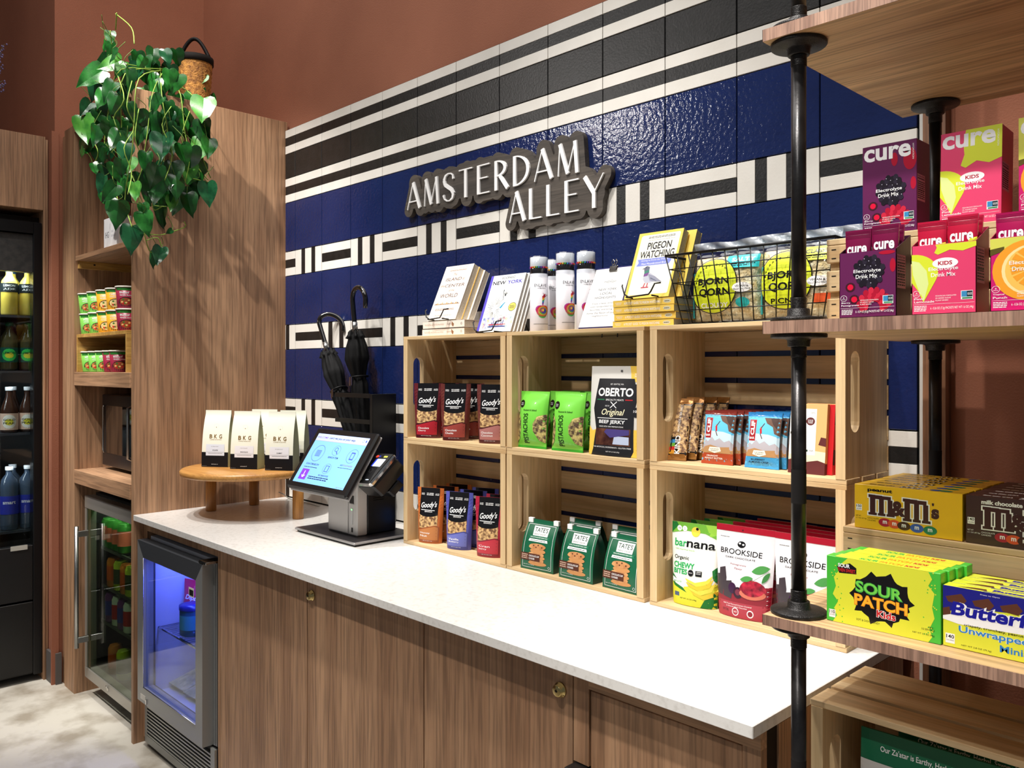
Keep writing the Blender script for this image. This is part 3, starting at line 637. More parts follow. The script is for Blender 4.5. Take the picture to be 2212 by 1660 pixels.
def umbrella(base, top, hdir, lb, foldseed):
    base = Vector(base); top = Vector(top); ax = (top - base).normalized(); L = (top - base).length; o = empty('umbrella', base, 0, lb, 'umbrella', 'black umbrellas in the stand'); rd = random.Random(foldseed)
    a = ax.cross(Vector((0, 1, 0))).normalized(); b = ax.cross(a); HB = mat((14, 13, 13), .12, coat=.8); CL = mat((11, 11, 12), .7)
    # handle crook
    h = Vector(hdir).normalized(); p0 = ax * L; pts = [p0 + ax * (.105 * t / 6) for t in range(7)]; R = .045; cen = pts[-1] + h * R
    for i in range(1, 15): t = PI * 1.12 * i / 14; pts.append(cen - h * R * math.cos(t) + ax * R * math.sin(t))
    e = pts[-1] - pts[-2]; pts.append(pts[-1] + e * 1.4)
    MB().tube(pts, [.0088] * (len(pts) - 1) + [.0075], HB, 14).build('handle', o)
    MB().tube([p0 - ax * .004, p0 + ax * .026], .0102, STEEL, 16).build('ferrule', o)
    prof = [(0, .010), (.03, .013), (.30, .022), (.52, .026), (.70, .029), (.74, .022), (.76, .025), (.84, .038), (.90, .034), (.95, .026), (.975, .019), (.985, .015)]
    m = MB(); n = 40; L2 = L * 1.0
    def fn(u, v):
        k = v * (len(prof) - 1); i = min(int(k), len(prof) - 2); t = k - i; z = prof[i][0] * (1 - t) + prof[i + 1][0] * t; r = prof[i][1] * (1 - t) + prof[i + 1][1] * t
        q = 2 * PI * u; r *= 1 + .13 * math.sin(7 * q + z * 5 + foldseed) + .08 * math.sin(11 * q - z * 17) * min(1, z * 3) + .05 * math.sin(3 * q + z * 14)
        if z > .955: r *= 1.18 + .30 * math.sin(8 * q); z += .010 * math.sin(8 * q) * (z > .975)
        return ax * (z * L2) + (a * math.cos(q) + b * math.sin(q)) * r
    m.grid(fn, n, 44, CL, True, True); m.build('canopy', o)
    MB().tube([ax * (L * .965), p0], .006, BLACK, 10).build('shaft', o)
    MB().tube([ax * (.745 * L) + (a * math.cos(t) + b * math.sin(t)) * .0305 for t in [2 * PI * i / 20 for i in range(21)]], .004, mat((10, 10, 11), .5), 6).build('strap', o)
    for t in (.3, 1.4, 2.3): MB().box(-.0015, -.034, 0, .0015, -.031, .03, CHROME).build('rib_tip', o).location = ax * (L * .70) + (a * math.cos(t) + b * math.sin(t)) * .008
    return o
umbrella((.735, -.062, CZ + .008), at(706, 754, y=-.075), (.698, .716, .0), 'closed black umbrella leaning left in the stand, curved handle turned sideways', 1)
umbrella((.700, -.066, CZ + .008), at(767, 712, y=-.075), (1.0, -.065, .0), 'closed black umbrella standing upright in the stand, taller of the two', 4)
# ------------------------------------------------------------------ packets: shapes
def pouch(name, Wd, H, D, mats, wb=.85, sealed=.9, round_=.0, pillow=False, lip=0):
    """stand-up or pillow pouch, front faces -y; mats = (front, back, top)"""
    root = empty(name, (0, 0, 0)); F, B, Tm = mats
    def wx(t): return Wd / 2 * (wb + (1 - wb) * min(1, t * 1.25)) if not pillow else Wd / 2 * (1 - .07 * math.sin(PI * t))
    def gz(t):
        if pillow: return max(.05, math.sin(PI * min(1, max(0, (t - .06) / .88))) ** .55) if .06 < t < .94 else .03
        return (.86 + .14 * math.sin(PI * min(1, t / .5) / 2)) * (max(.05, 1 - (max(0, t - .18) / (sealed - .18)) ** 1.7) if t < sealed else .05)
    def yy(a, t): q = 2 * a - 1; return D / 2 * gz(t) * max(.0, 1 - q * q) ** .5 + .0012
    m = MB(); n = 20
    m.grid(lambda a, b: Vector(((2 * a - 1) * wx(b), -yy(a, b), b * H)), n, n + 8, F)
    m.grid(lambda a, b: Vector(((2 * a - 1) * wx(b), yy(a, b), b * H)), n, 14, B)
    # welded side seams, bottom and top closed
    for sx in (-1, 1): m.grid(lambda a, b, sx=sx: Vector((sx * wx(b), (2 * a - 1) * .0012, b * H)), 1, 14, B)
    m.add([Vector(((2 * i / n - 1) * wx(0), s * yy(i / n, 0), 0)) for i in range(n + 1) for s in (-1, 1)], [[2 * i, 2 * i + 1, 2 * i + 3, 2 * i + 2] for i in range(n)], B)
    m.add([Vector(((2 * i / n - 1) * wx(1), s * yy(i / n, 1), H)) for i in range(n + 1) for s in (-1, 1)], [[2 * i, 2 * i + 1, 2 * i + 3, 2 * i + 2] for i in range(n)], Tm)
    m.build('pouch_body', root)
    def fn(X, Z, d): a = X / Wd; t = Z / H; return Vector(((2 * a - 1) * wx(t), -yy(a, t) - d, Z))
    return root, Card(Wd, H, fn, step=.009)
def carton(name, Wd, H, D, m, side=None, open_top=False):
    root = empty(name, (0, 0, 0)); b = MB()
    b.box(-Wd / 2, 0, 0, Wd / 2, D, H, m, bev=.0006)
    b.build('carton_body', root); return root, Card(Wd, H, lambda X, Z, d: Vector((X - Wd / 2, -d, Z)))
def sidecard(Wd, H, D): return Card(D, H, lambda X, Z, d: Vector((Wd / 2 + d, X, Z)))
def topcard(Wd, H, D): return Card(Wd, D, lambda X, Z, d: Vector((X - Wd / 2, Z, H + d)))
def setp(r, x, y, z, rz=0, lean=0, label=None, cat=None, group=None):
    r.location = (x, y, z); r.rotation_euler = (lean, 0, rz); return tag(r, label, cat, group)
NUT = mottled('nut_window', (214, 176, 120), (110, 74, 46), 130, .5, .9, 240, .002, .42, .58)
PIST = mottled('pistachio_window', (206, 188, 120), (84, 66, 50), 95, .45, .9, 180, .002, .42, .58)
FB = mat((16, 15, 18), .22, coat=.3); WT = mat((245, 245, 245), .45); RED = mat((196, 34, 40), .35)
# ------------------------------------------------------------------ granola pouches
def granola(col, dark, lab, flavour):
    c1 = mat(col, .3, coat=.3); c2 = mat(dark, .3, coat=.3)
    r, c = pouch('granola_pouch', .092, .165, .042, (c1, c1, c1), .86, .93)
    c.rect(.14, .5, .86, 1, FB); c.rect(.13, .27, .87, .52, NUT); c.ell(.5, .53, .37, .05, FB)
    c.poly([(.06, .02), (.94, .02), (.94, .30), (.8, .33), (.2, .26), (.06, .25)], c2); c.poly([(.1, .06), (.9, .06), (.9, .29), (.78, .31), (.22, .24), (.1, .235)], mat(lab, .35))
    c.text("Goody's", .20, .60, .80, .73, WT, .012, .25, 0, .03); c.text('GRANOLA', .36, .56, .66, .585, WT, .005); c.line(.2, .60, .74, .595, .0016, WT)
    c.text('DAIRY', .17, .885, .29, .90, WT); c.text('FREE', .17, .865, .29, .88, WT); c.text('NO ADDED', .37, .885, .63, .905, WT, .01); c.micro(.37, .86, .63, .88, WT, 1, 2, 3); c.text('GLUTEN', .70, .885, .84, .90, WT); c.text('FREE', .70, .865, .84, .88, WT)
    c.text(flavour[0], .18, .165, .62, .20, WT, .01); c.text(flavour[1], .18, .115, .5 if len(flavour[1]) < 7 else .62, .15, WT, .01); c.text('NET WT 4 OZ (113g)', .3, .035, .7, .048, WT)
    for i in range(5): c.line(.02, .62 + .06 * i, .12, .66 + .06 * i, .0008, c2); c.line(.88, .62 + .06 * i, .98, .66 + .06 * i, .0008, c2)
    c.build('front_print', r); return r
gu = 'granola pouches in the upper left crate'; gl = 'granola pouches in the lower left crate'
KINDS = {'cherry': ((96, 28, 36), (70, 18, 28), (170, 34, 48), ('Chocolate', 'Cherry')), 'chunks': ((100, 44, 40), (78, 30, 28), (152, 66, 58), ('Chocolate', 'Chunks')), 'coconut': ((104, 50, 46), (80, 36, 36), (176, 116, 112), ('Chocolate', 'Coconut')),
         'honey': ((196, 104, 44), (150, 78, 36), (186, 120, 66), ('Honey', 'Nut')), 'vanilla': ((84, 88, 176), (58, 64, 140), (104, 112, 190), ('Vanilla', 'Blueberry')), 'cran': ((170, 34, 62), (128, 22, 46), (190, 50, 66), ('Cran', 'berry'))}
G = {k: granola(*v) for k, v in KINDS.items()}
zu = ZU + .0098; zl = ZL + .0098
def gp(k, u, y, z, rz, lb, grp, new=False):
    p = at(u, y=y)
    if new: setp(G[k], p.x, y, z, rz, -.02, lb, 'pouch', grp)
    else: place(G[k], (p.x, y, z), rz, lb, -.02, grp)
gp('cherry', 925, -.178, zu, .55, 'maroon granola pouch with a red Cherry flavour band, front left in its crate', gu, True)
gp('chunks', 984, -.178, zu, .55, 'brown-red granola pouch with Chunks on its band, centre front of the upper left crate', gu, True)
gp('coconut', 1063, -.165, zu, .45, 'granola pouch with a dusty pink Coconut band, right front of the upper left crate', gu, True)
gp('cherry', 964, -.105, zu, .5, 'dark maroon granola pouch standing in the second row behind the Cherry pouch', gu)
gp('chunks', 1014, -.11, zu, .5, 'maroon granola pouch in the second row, seen in the gap beside the Coconut pouch', gu)
gp('honey', 930, -.172, zl, .35, 'orange-brown granola pouch at the left front of the lower left crate', gl, True)
gp('vanilla', 992, -.168, zl, .32, 'blue granola pouch in the middle front of the lower left crate', gl, True)
gp('cran', 1058, -.170, zl, .35, 'crimson granola pouch at the right front of the lower left crate', gl, True)
for k, u, y, lb in (('honey', 962, -.118, 'orange granola pouch directly behind the front orange one'), ('vanilla', 1022, -.115, 'blue granola pouch directly behind the front blue one'), ('cran', 1080, -.118, 'crimson granola pouch mostly hidden behind the front crimson one'),
                  ('honey', 990, -.062, 'orange granola pouch in the rearmost row of its crate'), ('vanilla', 1048, -.060, 'blue granola pouch in the rearmost row of its crate')):
    gp(k, u, y, zl, .3, lb, gl)
# ------------------------------------------------------------------ pistachio bags and jerky bag
PG = mat((120, 212, 72), .32, coat=.3); PGD = mat((58, 160, 44), .35, coat=.3); DG = mat((20, 46, 24), .5)
r, c = pouch('pistachio_bag', .106, .150, .04, (PG, PGD, PGD), 1, .9, pillow=True)
c.poly([(.0, .06), (.14, .16), (.20, .34), (.18, .5), (.06, .62), (.0, .62)], PIST); c.poly([(1, .10), (.82, .14), (.66, .3), (.66, .42), (.78, .55), (1, .60)], PIST)
c.ell(.17, .77, .10, .07, FB, 16); c.text('Non', .12, .775, .22, .795, WT); c.text('GMO', .12, .745, .22, .765, WT)
c.text('Roasted & Salted', .27, .645, .74, .675, DG, .01); c.text('PISTACHIOS', .30, .08, .48, .60, DG, .012, 0, 90); c.rect(0, 0, 1, .035, PGD); c.micro(.5, .045, .8, .06, DG, 1, 2, 4)
c.build('front_print', r); pg = 'green pistachio bags'
setp(r, 1.611, -.185, zu, .0, -.1, 'bright green pistachio bag with two nut windows, front left in its crate', 'bag', pg)
place(r, (1.738, -.187, zu), 0, 'bright green pistachio bag with two nut windows, beside the jerky bag', -.1, pg)
for x, y, lb in ((1.665, -.128, 'green pistachio bag in the second row, behind the front left bag'), (1.785, -.125, 'green pistachio bag in the second row, behind the front right bag'), (1.66, -.075, 'green pistachio bag in the back row, left'), (1.79, -.072, 'green pistachio bag in the back row, right')): place(r, (x, y, zu), 0, lb, -.1, pg)
JW = mat((224, 222, 216), .35, coat=.2); JY = mat((244, 204, 84), .35); JB = mat((30, 31, 36), .4); JM = mottled('jerky_window', (110, 70, 52), (52, 26, 26), 30, .25, .6, 60, .002)
r, c = pouch('jerky_bag', .158, .216, .036, (JW, JW, JW), .98, .95)
c.poly([(0, 0), (1, 0), (1, .30), (.8, .30), (.28, .30), (.12, .27), (.0, .34)], JY); c.poly([(.80, .84), (1, .80), (1, 1), (.76, 1)], JY)
c.poly([(.10, 0), (.88, 0), (.92, .06), (.90, .50), (.98, .79), (.88, .80), (.86, .86), (.18, .86), (.12, .52), (.20, .30), (.14, .07)], JB)
c.rect(.20, .115, .86, .30, JM); c.poly([(.55, .13), (.84, .13), (.84, .215), (.58, .22)], mat((188, 200, 226), .35)); c.poly([(.38, .26), (.5, .2), (.84, .24), (.84, .295), (.42, .295)], mat((76, 66, 128), .2))
c.text('OBERTO', .19, .66, .86, .755, WT, .03); c.text('EST. SEATTLE, WA', .42, .785, .67, .805, WT); c.text('SPECIALTY MEATS', .36, .61, .70, .63, WT); c.rect(.18, .617, .33, .627, mat((40, 130, 80), .4)); c.rect(.73, .617, .86, .627, RED)
c.line(.46, .53, .58, .60, .002, WT); c.line(.58, .53, .46, .60, .002, WT); c.text('SINCE 1918', .36, .545, .44, .56, WT)
c.text('Original', .30, .43, .74, .52, mat((250, 240, 200), .4), .008, .3); c.line(.22, .415, .80, .415, .0014, WT); c.text('BEEF JERKY', .26, .345, .76, .395, WT, .02); c.text('MADE WITH 100% PREMIUM STEAK', .27, .315, .74, .33, WT); c.text('NO ARTIFICIAL INGREDIENTS - GLUTEN FREE', .16, .085, .88, .10, WT)
c.text('NET WT 2.7 OZ (77g)', .42, .035, .68, .05, WT); c.ell(.93, .49, .07, .055, JB); c.text('10g', .89, .48, .97, .515, WT, .01); c.ell(.6, .945, .022, .014, mat((90, 90, 90), .5)); c.text('WOOD', .85, .9, .96, .92, WT); c.text('SMOKED', .85, .875, .96, .895, WT)
c.build('front_print', r); setp(r, 1.886, -.183, zu, 0, -.06, 'large white, yellow and black beef jerky bag in the upper middle crate', 'bag')
# ------------------------------------------------------------------ cookie bags
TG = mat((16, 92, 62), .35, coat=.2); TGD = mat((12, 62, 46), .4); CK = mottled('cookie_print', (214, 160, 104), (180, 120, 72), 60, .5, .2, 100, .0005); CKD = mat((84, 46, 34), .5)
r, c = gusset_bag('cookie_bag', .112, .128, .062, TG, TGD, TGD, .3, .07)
for a, b, d, e in ((.07, .05, .93, .05), (.93, .05, .93, .9), (.93, .9, .07, .9), (.07, .9, .07, .05)): c.line(a, b, d, e, .0009, WT)
c.poly([(.28, .69), (.74, .69), (.76, .875), (.26, .875)], WT); c.text("TATE'S", .30, .765, .72, .85, TGD, .015); c.text('BAKE SHOP', .32, .71, .68, .74, TGD)
c.poly([(.14, .64), (.2, .66), (.14, .685), (.84, .685), (.8, .66), (.84, .63)], mat((14, 110, 76), .4)); c.text('SOUTHAMPTON NY', .22, .648, .76, .67, WT); c.poly([(.18, .575), (.78, .575), (.76, .625), (.2, .625)], WT); c.micro(.24, .59, .72, .61, TGD, 1, 4, 5)
for i, (q, rx) in enumerate(((.15, .28), (.21, .24), (.27, .23), (.33, .24), (.40, .24), (.47, .25))): c.ell(.5 + .02 * (-1) ** i, q, rx, .05 if i else .045, CK if i % 2 else mat((196, 140, 88), .5))
c.ell(.5, .49, .255, .055, CK)
for a, b in ((.38, .5), (.52, .515), (.64, .48), (.46, .47), (.6, .30)): c.ell(a, b, .022, .014, CKD, 8)
c.rect(.0, .19, .60, .335, CKD); c.text('CHOCOLATE CHIP', .26, .27, .58, .305, WT, .01); c.text('COOKIES', .26, .215, .44, .25, WT, .01); c.micro(.03, .21, .22, .32, mat((200, 170, 150), .5), 3, 5, 3); c.text('NET WT 3.5 OZ (99 G)', .10, .09, .42, .11, WT); c.ring(.87, .10, .03, .025, .2, WT)
c.build('front_print', r)
for x in (-.043, .043): MB().box(x - .008, -.0045, .118, x + .008, .0045, .1305, WT, bev=.0006).build('tin_tie_end', r)
s_ = sidecard(.1, .128, .062); s_.fn = lambda X, Z, d: Vector((.0505 - .006 * abs(0) + d, X - .031, Z)); tg = 'green cookie bags'
y0 = -.168
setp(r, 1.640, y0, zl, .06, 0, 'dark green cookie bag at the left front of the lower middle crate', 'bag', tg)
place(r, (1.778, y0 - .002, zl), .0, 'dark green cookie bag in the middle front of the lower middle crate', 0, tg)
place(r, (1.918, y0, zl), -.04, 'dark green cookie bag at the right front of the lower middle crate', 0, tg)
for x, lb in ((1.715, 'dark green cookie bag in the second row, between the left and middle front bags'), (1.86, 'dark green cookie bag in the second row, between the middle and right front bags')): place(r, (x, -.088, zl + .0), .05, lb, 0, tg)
# ------------------------------------------------------------------ fruit-and-nut bars, energy bars, chocolate bars
def bar(name, Wd, H, D, F, B, T): return pouch(name, Wd, H, D, (F, B, T), 1, .9, pillow=True)
GLD = mat((150, 100, 44), .3, .4); r, c = bar('nut_bar', .044, .150, .016, mat((24, 20, 20), .25), GLD, GLD)
c.rect(0, .08, 1, .92, mat((24, 20, 20), .3)); c.rect(.52, .12, 1, .88, NUT); c.rect(.0, .36, .5, .9, NUT); c.rect(0, 0, 1, .1, GLD); c.rect(0, .9, 1, 1, GLD)
for i, q in enumerate(((214, 150, 40), (200, 40, 34), (110, 180, 60), (50, 140, 200))): c.rect(.02, .10 + .055 * i, .34, .155 + .055 * i, mat(q, .4))
c.text('KIND', .33, .10, .62, .38, WT, .02, 0, 90); c.text('ALMONDS & SEA SALT', .38, .44, .50, .88, WT, 0, 0, 90); c.build('front_print', r); kg = 'nut bars in the upper right crate'
p = at(1462, y=-.165); setp(r, p.x, -.165, zu, .25, -.38, 'brown and black nut bar leaning at the far left front of the upper right crate', 'snack bar', kg)
for i, lb in enumerate(('second nut bar back in the leaning row at the left of the upper right crate', 'third nut bar back in the leaning row at the left of the upper right crate', 'rearmost nut bar leaning at the left of the upper right crate')):
    place(r, (p.x + .012 + .016 * i, -.165 + .024 * (i + 1), zu + .002), .2 - .05 * i, lb, -.36, kg)
def energy(kind):
    A, B = ((168, 70, 40), (120, 38, 28)) if kind == 'pb' else ((64, 150, 204), (40, 120, 180))
    a = mat(A, .32, coat=.2); b = mat(B, .32, coat=.2); SKY = mat((96, 186, 226), .35); r, c = bar('energy_bar', .078, .118, .020, a, b, b)
    c.rect(0, .9, 1, 1, b); c.rect(0, .05, 1, .92, SKY); c.poly([(0, .35), (1, .35), (1, .55), (.7, .6), (0, .62)], mat((190, 220, 236), .4)); c.rect(0, 0, 1, .22, a)
    c.poly([(.52, .9), (1, .9), (1, .58), (.86, .62), (.8, .74), (.62, .80)], mat((104, 78, 66), .5)); c.poly([(.7, .9), (.95, .9), (.92, .7), (.8, .78)], mat((70, 52, 48), .5))
    c.poly([(0, .36), (.12, .45), (.2, .41), (.34, .50), (.45, .43), (.6, .48), (.75, .41), (.9, .45), (1, .38), (1, .24), (0, .26)], mat((176, 172, 180), .5)); c.poly([(0, .30), (.3, .35), (.6, .31), (1, .33), (1, .2), (0, .2)], mat((178, 136, 92), .5))
    c.rect(.09, .48, .30, .86, RED); c.rect(.105, .49, .285, .85, mat((150, 26, 30), .4)); c.text('CLIF', .13, .58, .26, .84, WT, .04, 0, 90); c.text('BAR', .115, .51, .275, .55, WT, .02)
    c.ell(.45, .72, .02, .016, mat((200, 120, 90), .5), 8); c.poly([(.42, .70), (.48, .71), (.5, .62), (.45, .6)], RED); c.line(.45, .61, .52, .52, .002, CKD); c.line(.46, .71, .55, .80, .0016, CKD)
    c.poly([(.24, .24), (.28, .31), (.62, .31), (.66, .24), (.45, .20)], mat((240, 238, 224), .5)); c.text('SUSTAINED', .30, .268, .60, .285, DK); c.text('ENERGY', .33, .235, .57, .255, DK)
    if kind == 'pb': c.text('CRUNCHY', .18, .135, .56, .165, WT, .015); c.text('PEANUT BUTTER', .12, .09, .70, .12, WT, .015)
    else: c.text('BLUEBERRY', .20, .135, .62, .165, DK, .015); c.text('ALMOND CRISP', .12, .09, .72, .12, DK, .015)
    c.micro(.2, .935, .5, .955, WT, 1, 2, 4); c.build('front_print', r); return r
for kind, xl, nm_, n in (('pb', 2.155, 'brown-topped', 6), ('bb', 2.262, 'blue', 6)):
    r = energy(kind); g = nm_ + ' energy bars in the upper right crate'
    setp(r, xl, -.160, zu, .03, -.16, '%s energy bar, frontmost of its row in the upper right crate' % nm_, 'energy bar', g)
    for i, w_ in enumerate(('second', 'third', 'fourth', 'fifth', 'last')[:n - 1]): place(r, (xl + .006 * (i + 1), -.160 + .0215 * (i + 1), zu), .02, '%s energy bar, %s from the front of its row' % (nm_, w_), -.14, g)
TAN = mat((214, 170, 112), .5); r, c = carton('chocolate_bar', .076, .140, .010, TAN)
MR = mat((92, 44, 44), .5); c.poly([(0, 0), (1, 0), (1, .17), (.8, .20), (.5, .17), (.25, .22), (0, .19)], MR); c.poly([(0, .19), (.25, .22), (.5, .17), (.8, .20), (1, .17), (1, .32), (.0, .36)], mat((226, 214, 184), .5)); c.poly([(.8, .42), (1, .40), (1, .52), (.86, .53)], MR)
c.rect(.0, .27, .72, .93, mat((240, 238, 232), .5)); c.text('rozafa', .02, .83, .34, .87, DK, .0, .3) if False else c.text('afa', .16, .82, .36, .87, DK, 0, .3); c.text('58%', .56, .86, .68, .885, GREY); c.ell(.56, .75, .12, .058, MR); c.text('CANE', .49, .76, .63, .775, WT); c.text('SUGAR', .49, .74, .63, .755, WT); c.text('FREE', .50, .72, .62, .735, WT)
c.text('milk', .02, .56, .26, .61, DK, .01); c.text('CHOCOLATE', .1, .50, .44, .515, GREY); c.rect(.34, .315, .52, .345, mat((30, 60, 50), .5)); c.micro(.56, .32, .68, .345, GREY, 2, 2, 2); c.build('front_print', r)
sc = sidecard(.076, .140, .010); sc.rect(0, 0, 1, 1, TAN); sc.rect(0, 0, 1, .16, MR); sc.build('side_print', r); chg = 'chocolate bars in the upper right crate'
setp(r, 2.368, -.178, zu, .02, -.12, 'tan boxed chocolate bar with white label at the right of the upper right crate', 'chocolate bar', chg)
r2 = place(r, (2.378, -.166, zu), .02, 'red-edged chocolate bar right behind the tan front one', -.12, chg)
for ch in list(r2.children): bpy.data.objects.remove(ch)
MB().box(-.038, 0, 0, .038, .010, .139, RED, bev=.0005).box(.0381, .001, .02, .0384, .009, .05, FB).box(.0381, .001, .10, .0384, .009, .125, FB).build('carton_body', r2)
place(r2, (2.380, -.154, zu), .02, 'red-edged chocolate bar, third in the row', -.12, chg)
place(r, (2.384, -.142, zu), .02, 'tan chocolate bar standing last in the row', -.12, chg)
# ------------------------------------------------------------------ banana bites and dark chocolate pouches
BN = mat((228, 232, 222), .4, coat=.2); LG = mat((112, 178, 60), .4); LY = mat((232, 220, 50), .4); BG = mat((30, 160, 82), .4); BNY = mat((236, 206, 70), .4); GB = mat((34, 110, 50), .45)
r, c = pouch('banana_bites_pouch', .118, .180, .044, (BN, LG, LG), .9, .92)
c.poly([(0, .86), (.3, .90), (.7, .89), (1, .82), (1, 1), (0, 1)], LG); c.poly([(0, .86), (.14, .96), (.1, 1), (0, 1)], GB); c.poly([(.8, .86), (1, .90), (1, 1), (.7, 1)], mat((150, 204, 70), .4)); c.ell(.5, .90, .09, .06, BNY); c.ell(.53, .935, .03, .018, DK)
for q in (.16, .27): c.ell(q, .925, .05, .035, mat((250, 250, 250), .4), 12)
c.text('0g', .135, .915, .185, .938, DK); c.text('2', .26, .912, .28, .938, DK)
c.text('bar', .08, .705, .34, .80, BG, .02); c.text('nana', .34, .705, .92, .78, FB, .02); c.text('100% Real Fruit Snacks', .10, .665, .52, .682, LG); c.text('Organic', .09, .54, .42, .60, FB, .01); c.text('CHEWY', .08, .45, .55, .52, BG, .035); c.text('BITES', .08, .375, .40, .44, BG, .035)
c.poly([(0, 0), (1, 0), (1, .30), (.6, .26), (.3, .22), (0, .30)], mat((206, 206, 50), .4)); c.poly([(0, .3), (.1, .22), (.4, .16), (.1, .34), (.0, .38)], GB); c.poly([(.7, 0), (1, 0), (1, .22), (.82, .14)], GB); c.poly([(.9, .46), (1, .52), (1, .3), (.92, .36)], GB)
for k, (a, b) in enumerate(((.36, .335), (.38, .29), (.42, .24), (.50, .19))): c.poly([(a, b), (a + .22, b - .04), (a + .44, b + .0), (a + .56, b + .07 + .01 * k), (a + .5, b - .03), (a + .28, b - .09), (a + .05, b - .04)], BNY if k % 2 == 0 else mat((222, 188, 50), .4))
c.poly([(.05, .33), (.3, .27), (.34, .21), (.05, .27)], WT); c.text('BANANA', .10, .265, .28, .295, BG); c.ell(.48, .405, .06, .04, DK); c.text('ORGANIC', .44, .40, .52, .412, WT); c.rect(.58, .375, .71, .44, DK); c.text('ZERO', .60, .42, .69, .433, WT); c.text('SUGAR', .60, .40, .69, .413, WT); c.text('NET WT. 3.5 OZ (100g)', .24, .07, .62, .09, DK, .01); c.rect(.1, .10, .22, .15, mat((70, 90, 120), .4)); c.build('front_print', r)
bg_ = 'banana bites pouches'
setp(r, 2.104, -.168, zl, .12, -.04, 'white and green banana bites pouch at the left front of the lower right crate', 'pouch', bg_)
for i, w_ in enumerate(('second', 'third', 'rearmost')): place(r, (2.122 + .014 * i, -.122 + .034 * i, zl), .1, 'banana bites pouch, %s in its row, only its green top showing' % w_, -.04, bg_)
BW = mat((226, 226, 230), .35, coat=.3); BR_ = mat((190, 30, 52), .22, .25, coat=.4); BRD = mat((132, 24, 42), .35); CH = mat((58, 50, 56), .35); POM = mottled('pomegranate_print', (190, 40, 64), (96, 14, 34), 90, .3, .5, 120, .001)
r, c = pouch('dark_chocolate_pouch', .136, .190, .048, (BW, BR_, BR_), .86, .92)
c.rect(0, .93, 1, 1, BR_); c.poly([(0, 0), (1, 0), (1, .38), (.5, .33), (0, .36)], BRD); c.rect(0, 0, 1, .17, mat((164, 50, 66), .35))
for a, b, w_, h_ in ((.0, .24, .2, .22), (.08, .30, .16, .24), (.18, .22, .2, .18)): c.poly([(a, b), (a + w_ * .8, b - .02), (a + w_, b + h_ * .5), (a + w_ * .8, b + h_), (a + w_ * .1, b + h_ * .9)], CH)
c.ell(.36, .32, .075, .06, mat((56, 30, 60), .2)); c.ell(.47, .28, .085, .062, mat((46, 22, 40), .25)); c.ell(.47, .285, .05, .035, mat((110, 40, 60), .4)); c.ell(.72, .33, .22, .105, POM); c.ell(.72, .285, .22, .06, mat((196, 110, 90), .45)); c.ell(.72, .345, .20, .085, POM)
c.leaf(.68, .53, .96, .585, .16, mat((70, 140, 70), .4)); c.leaf(.50, .43, .72, .46, .14, mat((70, 140, 70), .4)); c.leaf(.86, .42, .97, .54, .2, mat((56, 120, 60), .4)); c.line(.70, .42, .95, .55, .0008, mat((90, 110, 60), .5))
c.text('BROOKSIDE', .10, .685, .82, .745, FB, .006); c.text('DARK CHOCOLATE', .2, .64, .72, .66, CH, .01); c.text('Pomegranate', .30, .565, .58, .59, BRD); c.text('Flavor', .38, .525, .52, .55, BRD); c.ell(.46, .80, .07, .036, FB, 14); c.rect(.45, .765, .47, .80, FB); c.ell(.43, .81, .02, .01, WT, 8); c.ell(.49, .80, .02, .01, WT, 8)
c.text('Soft Fruit Flavored Centers Covered', .18, .135, .72, .15, WT); c.text('in Smooth Dark Chocolate', .24, .11, .64, .125, WT); c.text('NET WT 7 OZ (198g)', .16, .05, .28, .085, FB); c.ring(.42, .065, .065, .045, .2, WT); c.text('NO', .39, .055, .45, .075, WT); c.ell(.70, .065, .06, .042, WT, 16); c.ell(.70, .065, .045, .03, BRD, 12); c.ell(.46, .955, .014, .010, mat((70, 20, 30), .4)); c.micro(.08, .86, .24, .872, GREY, 1, 7, 3); c.build('front_print', r); bk = 'white and red dark chocolate pouches'
setp(r, 2.226, -.168, zl, .05, -.04, 'white and red dark chocolate pouch with a pomegranate picture, left of the front pipe', 'pouch', bk)
place(r, (2.362, -.166, zl), .03, 'white and red dark chocolate pouch standing behind the front pipe', -.04, bk)
for i, w_ in enumerate(('second', 'third', 'last')):
    place(r, (2.240 + .010 * i, -.125 + .035 * i, zl), .05, 'dark chocolate pouch, %s in the left row, only its red top showing' % w_, -.04, bk)
    place(r, (2.374 + .003 * i, -.125 + .035 * i, zl), .02, 'dark chocolate pouch, %s in the right row, only its red top showing' % w_, -.04, bk)
# ------------------------------------------------------------------ on top of the crates: books, pencil tubes, notice, basket
zc = ZTOP + .0006
def book(name, Wd, H, T, cover, spine=None, pages=PAPER, back=None):
    """front cover at y=0 facing -y, spine on the left"""
    r = empty(name, (0, 0, 0)); cv = .0008
    MB().box(-Wd / 2 + .0008, cv, .0008, Wd / 2 - .0008, T - cv, H - .0008, pages).build('pages', r)
    MB().box(-Wd / 2, 0, 0, Wd / 2, cv, H, cover).box(-Wd / 2, T - cv, 0, Wd / 2, T, H, back or cover).box(-Wd / 2 - .0006, 0, 0, -Wd / 2, T, H, spine or cover).build('cover', r)
    return r, Card(Wd, H, lambda X, Z, d: Vector((X - Wd / 2, -d, Z)))
PAG = mottled('page_edges', (222, 212, 190), (196, 184, 160), 400, .8, .2, 900, .0004); PAGG = mottled('grey_page_edges', (176, 170, 160), (150, 146, 140), 400, .8, .2, 900, .0004)
IS = mat((238, 228, 218), .45); BRN = mat((84, 44, 40), .7); BRL = mat((150, 116, 100), .6)
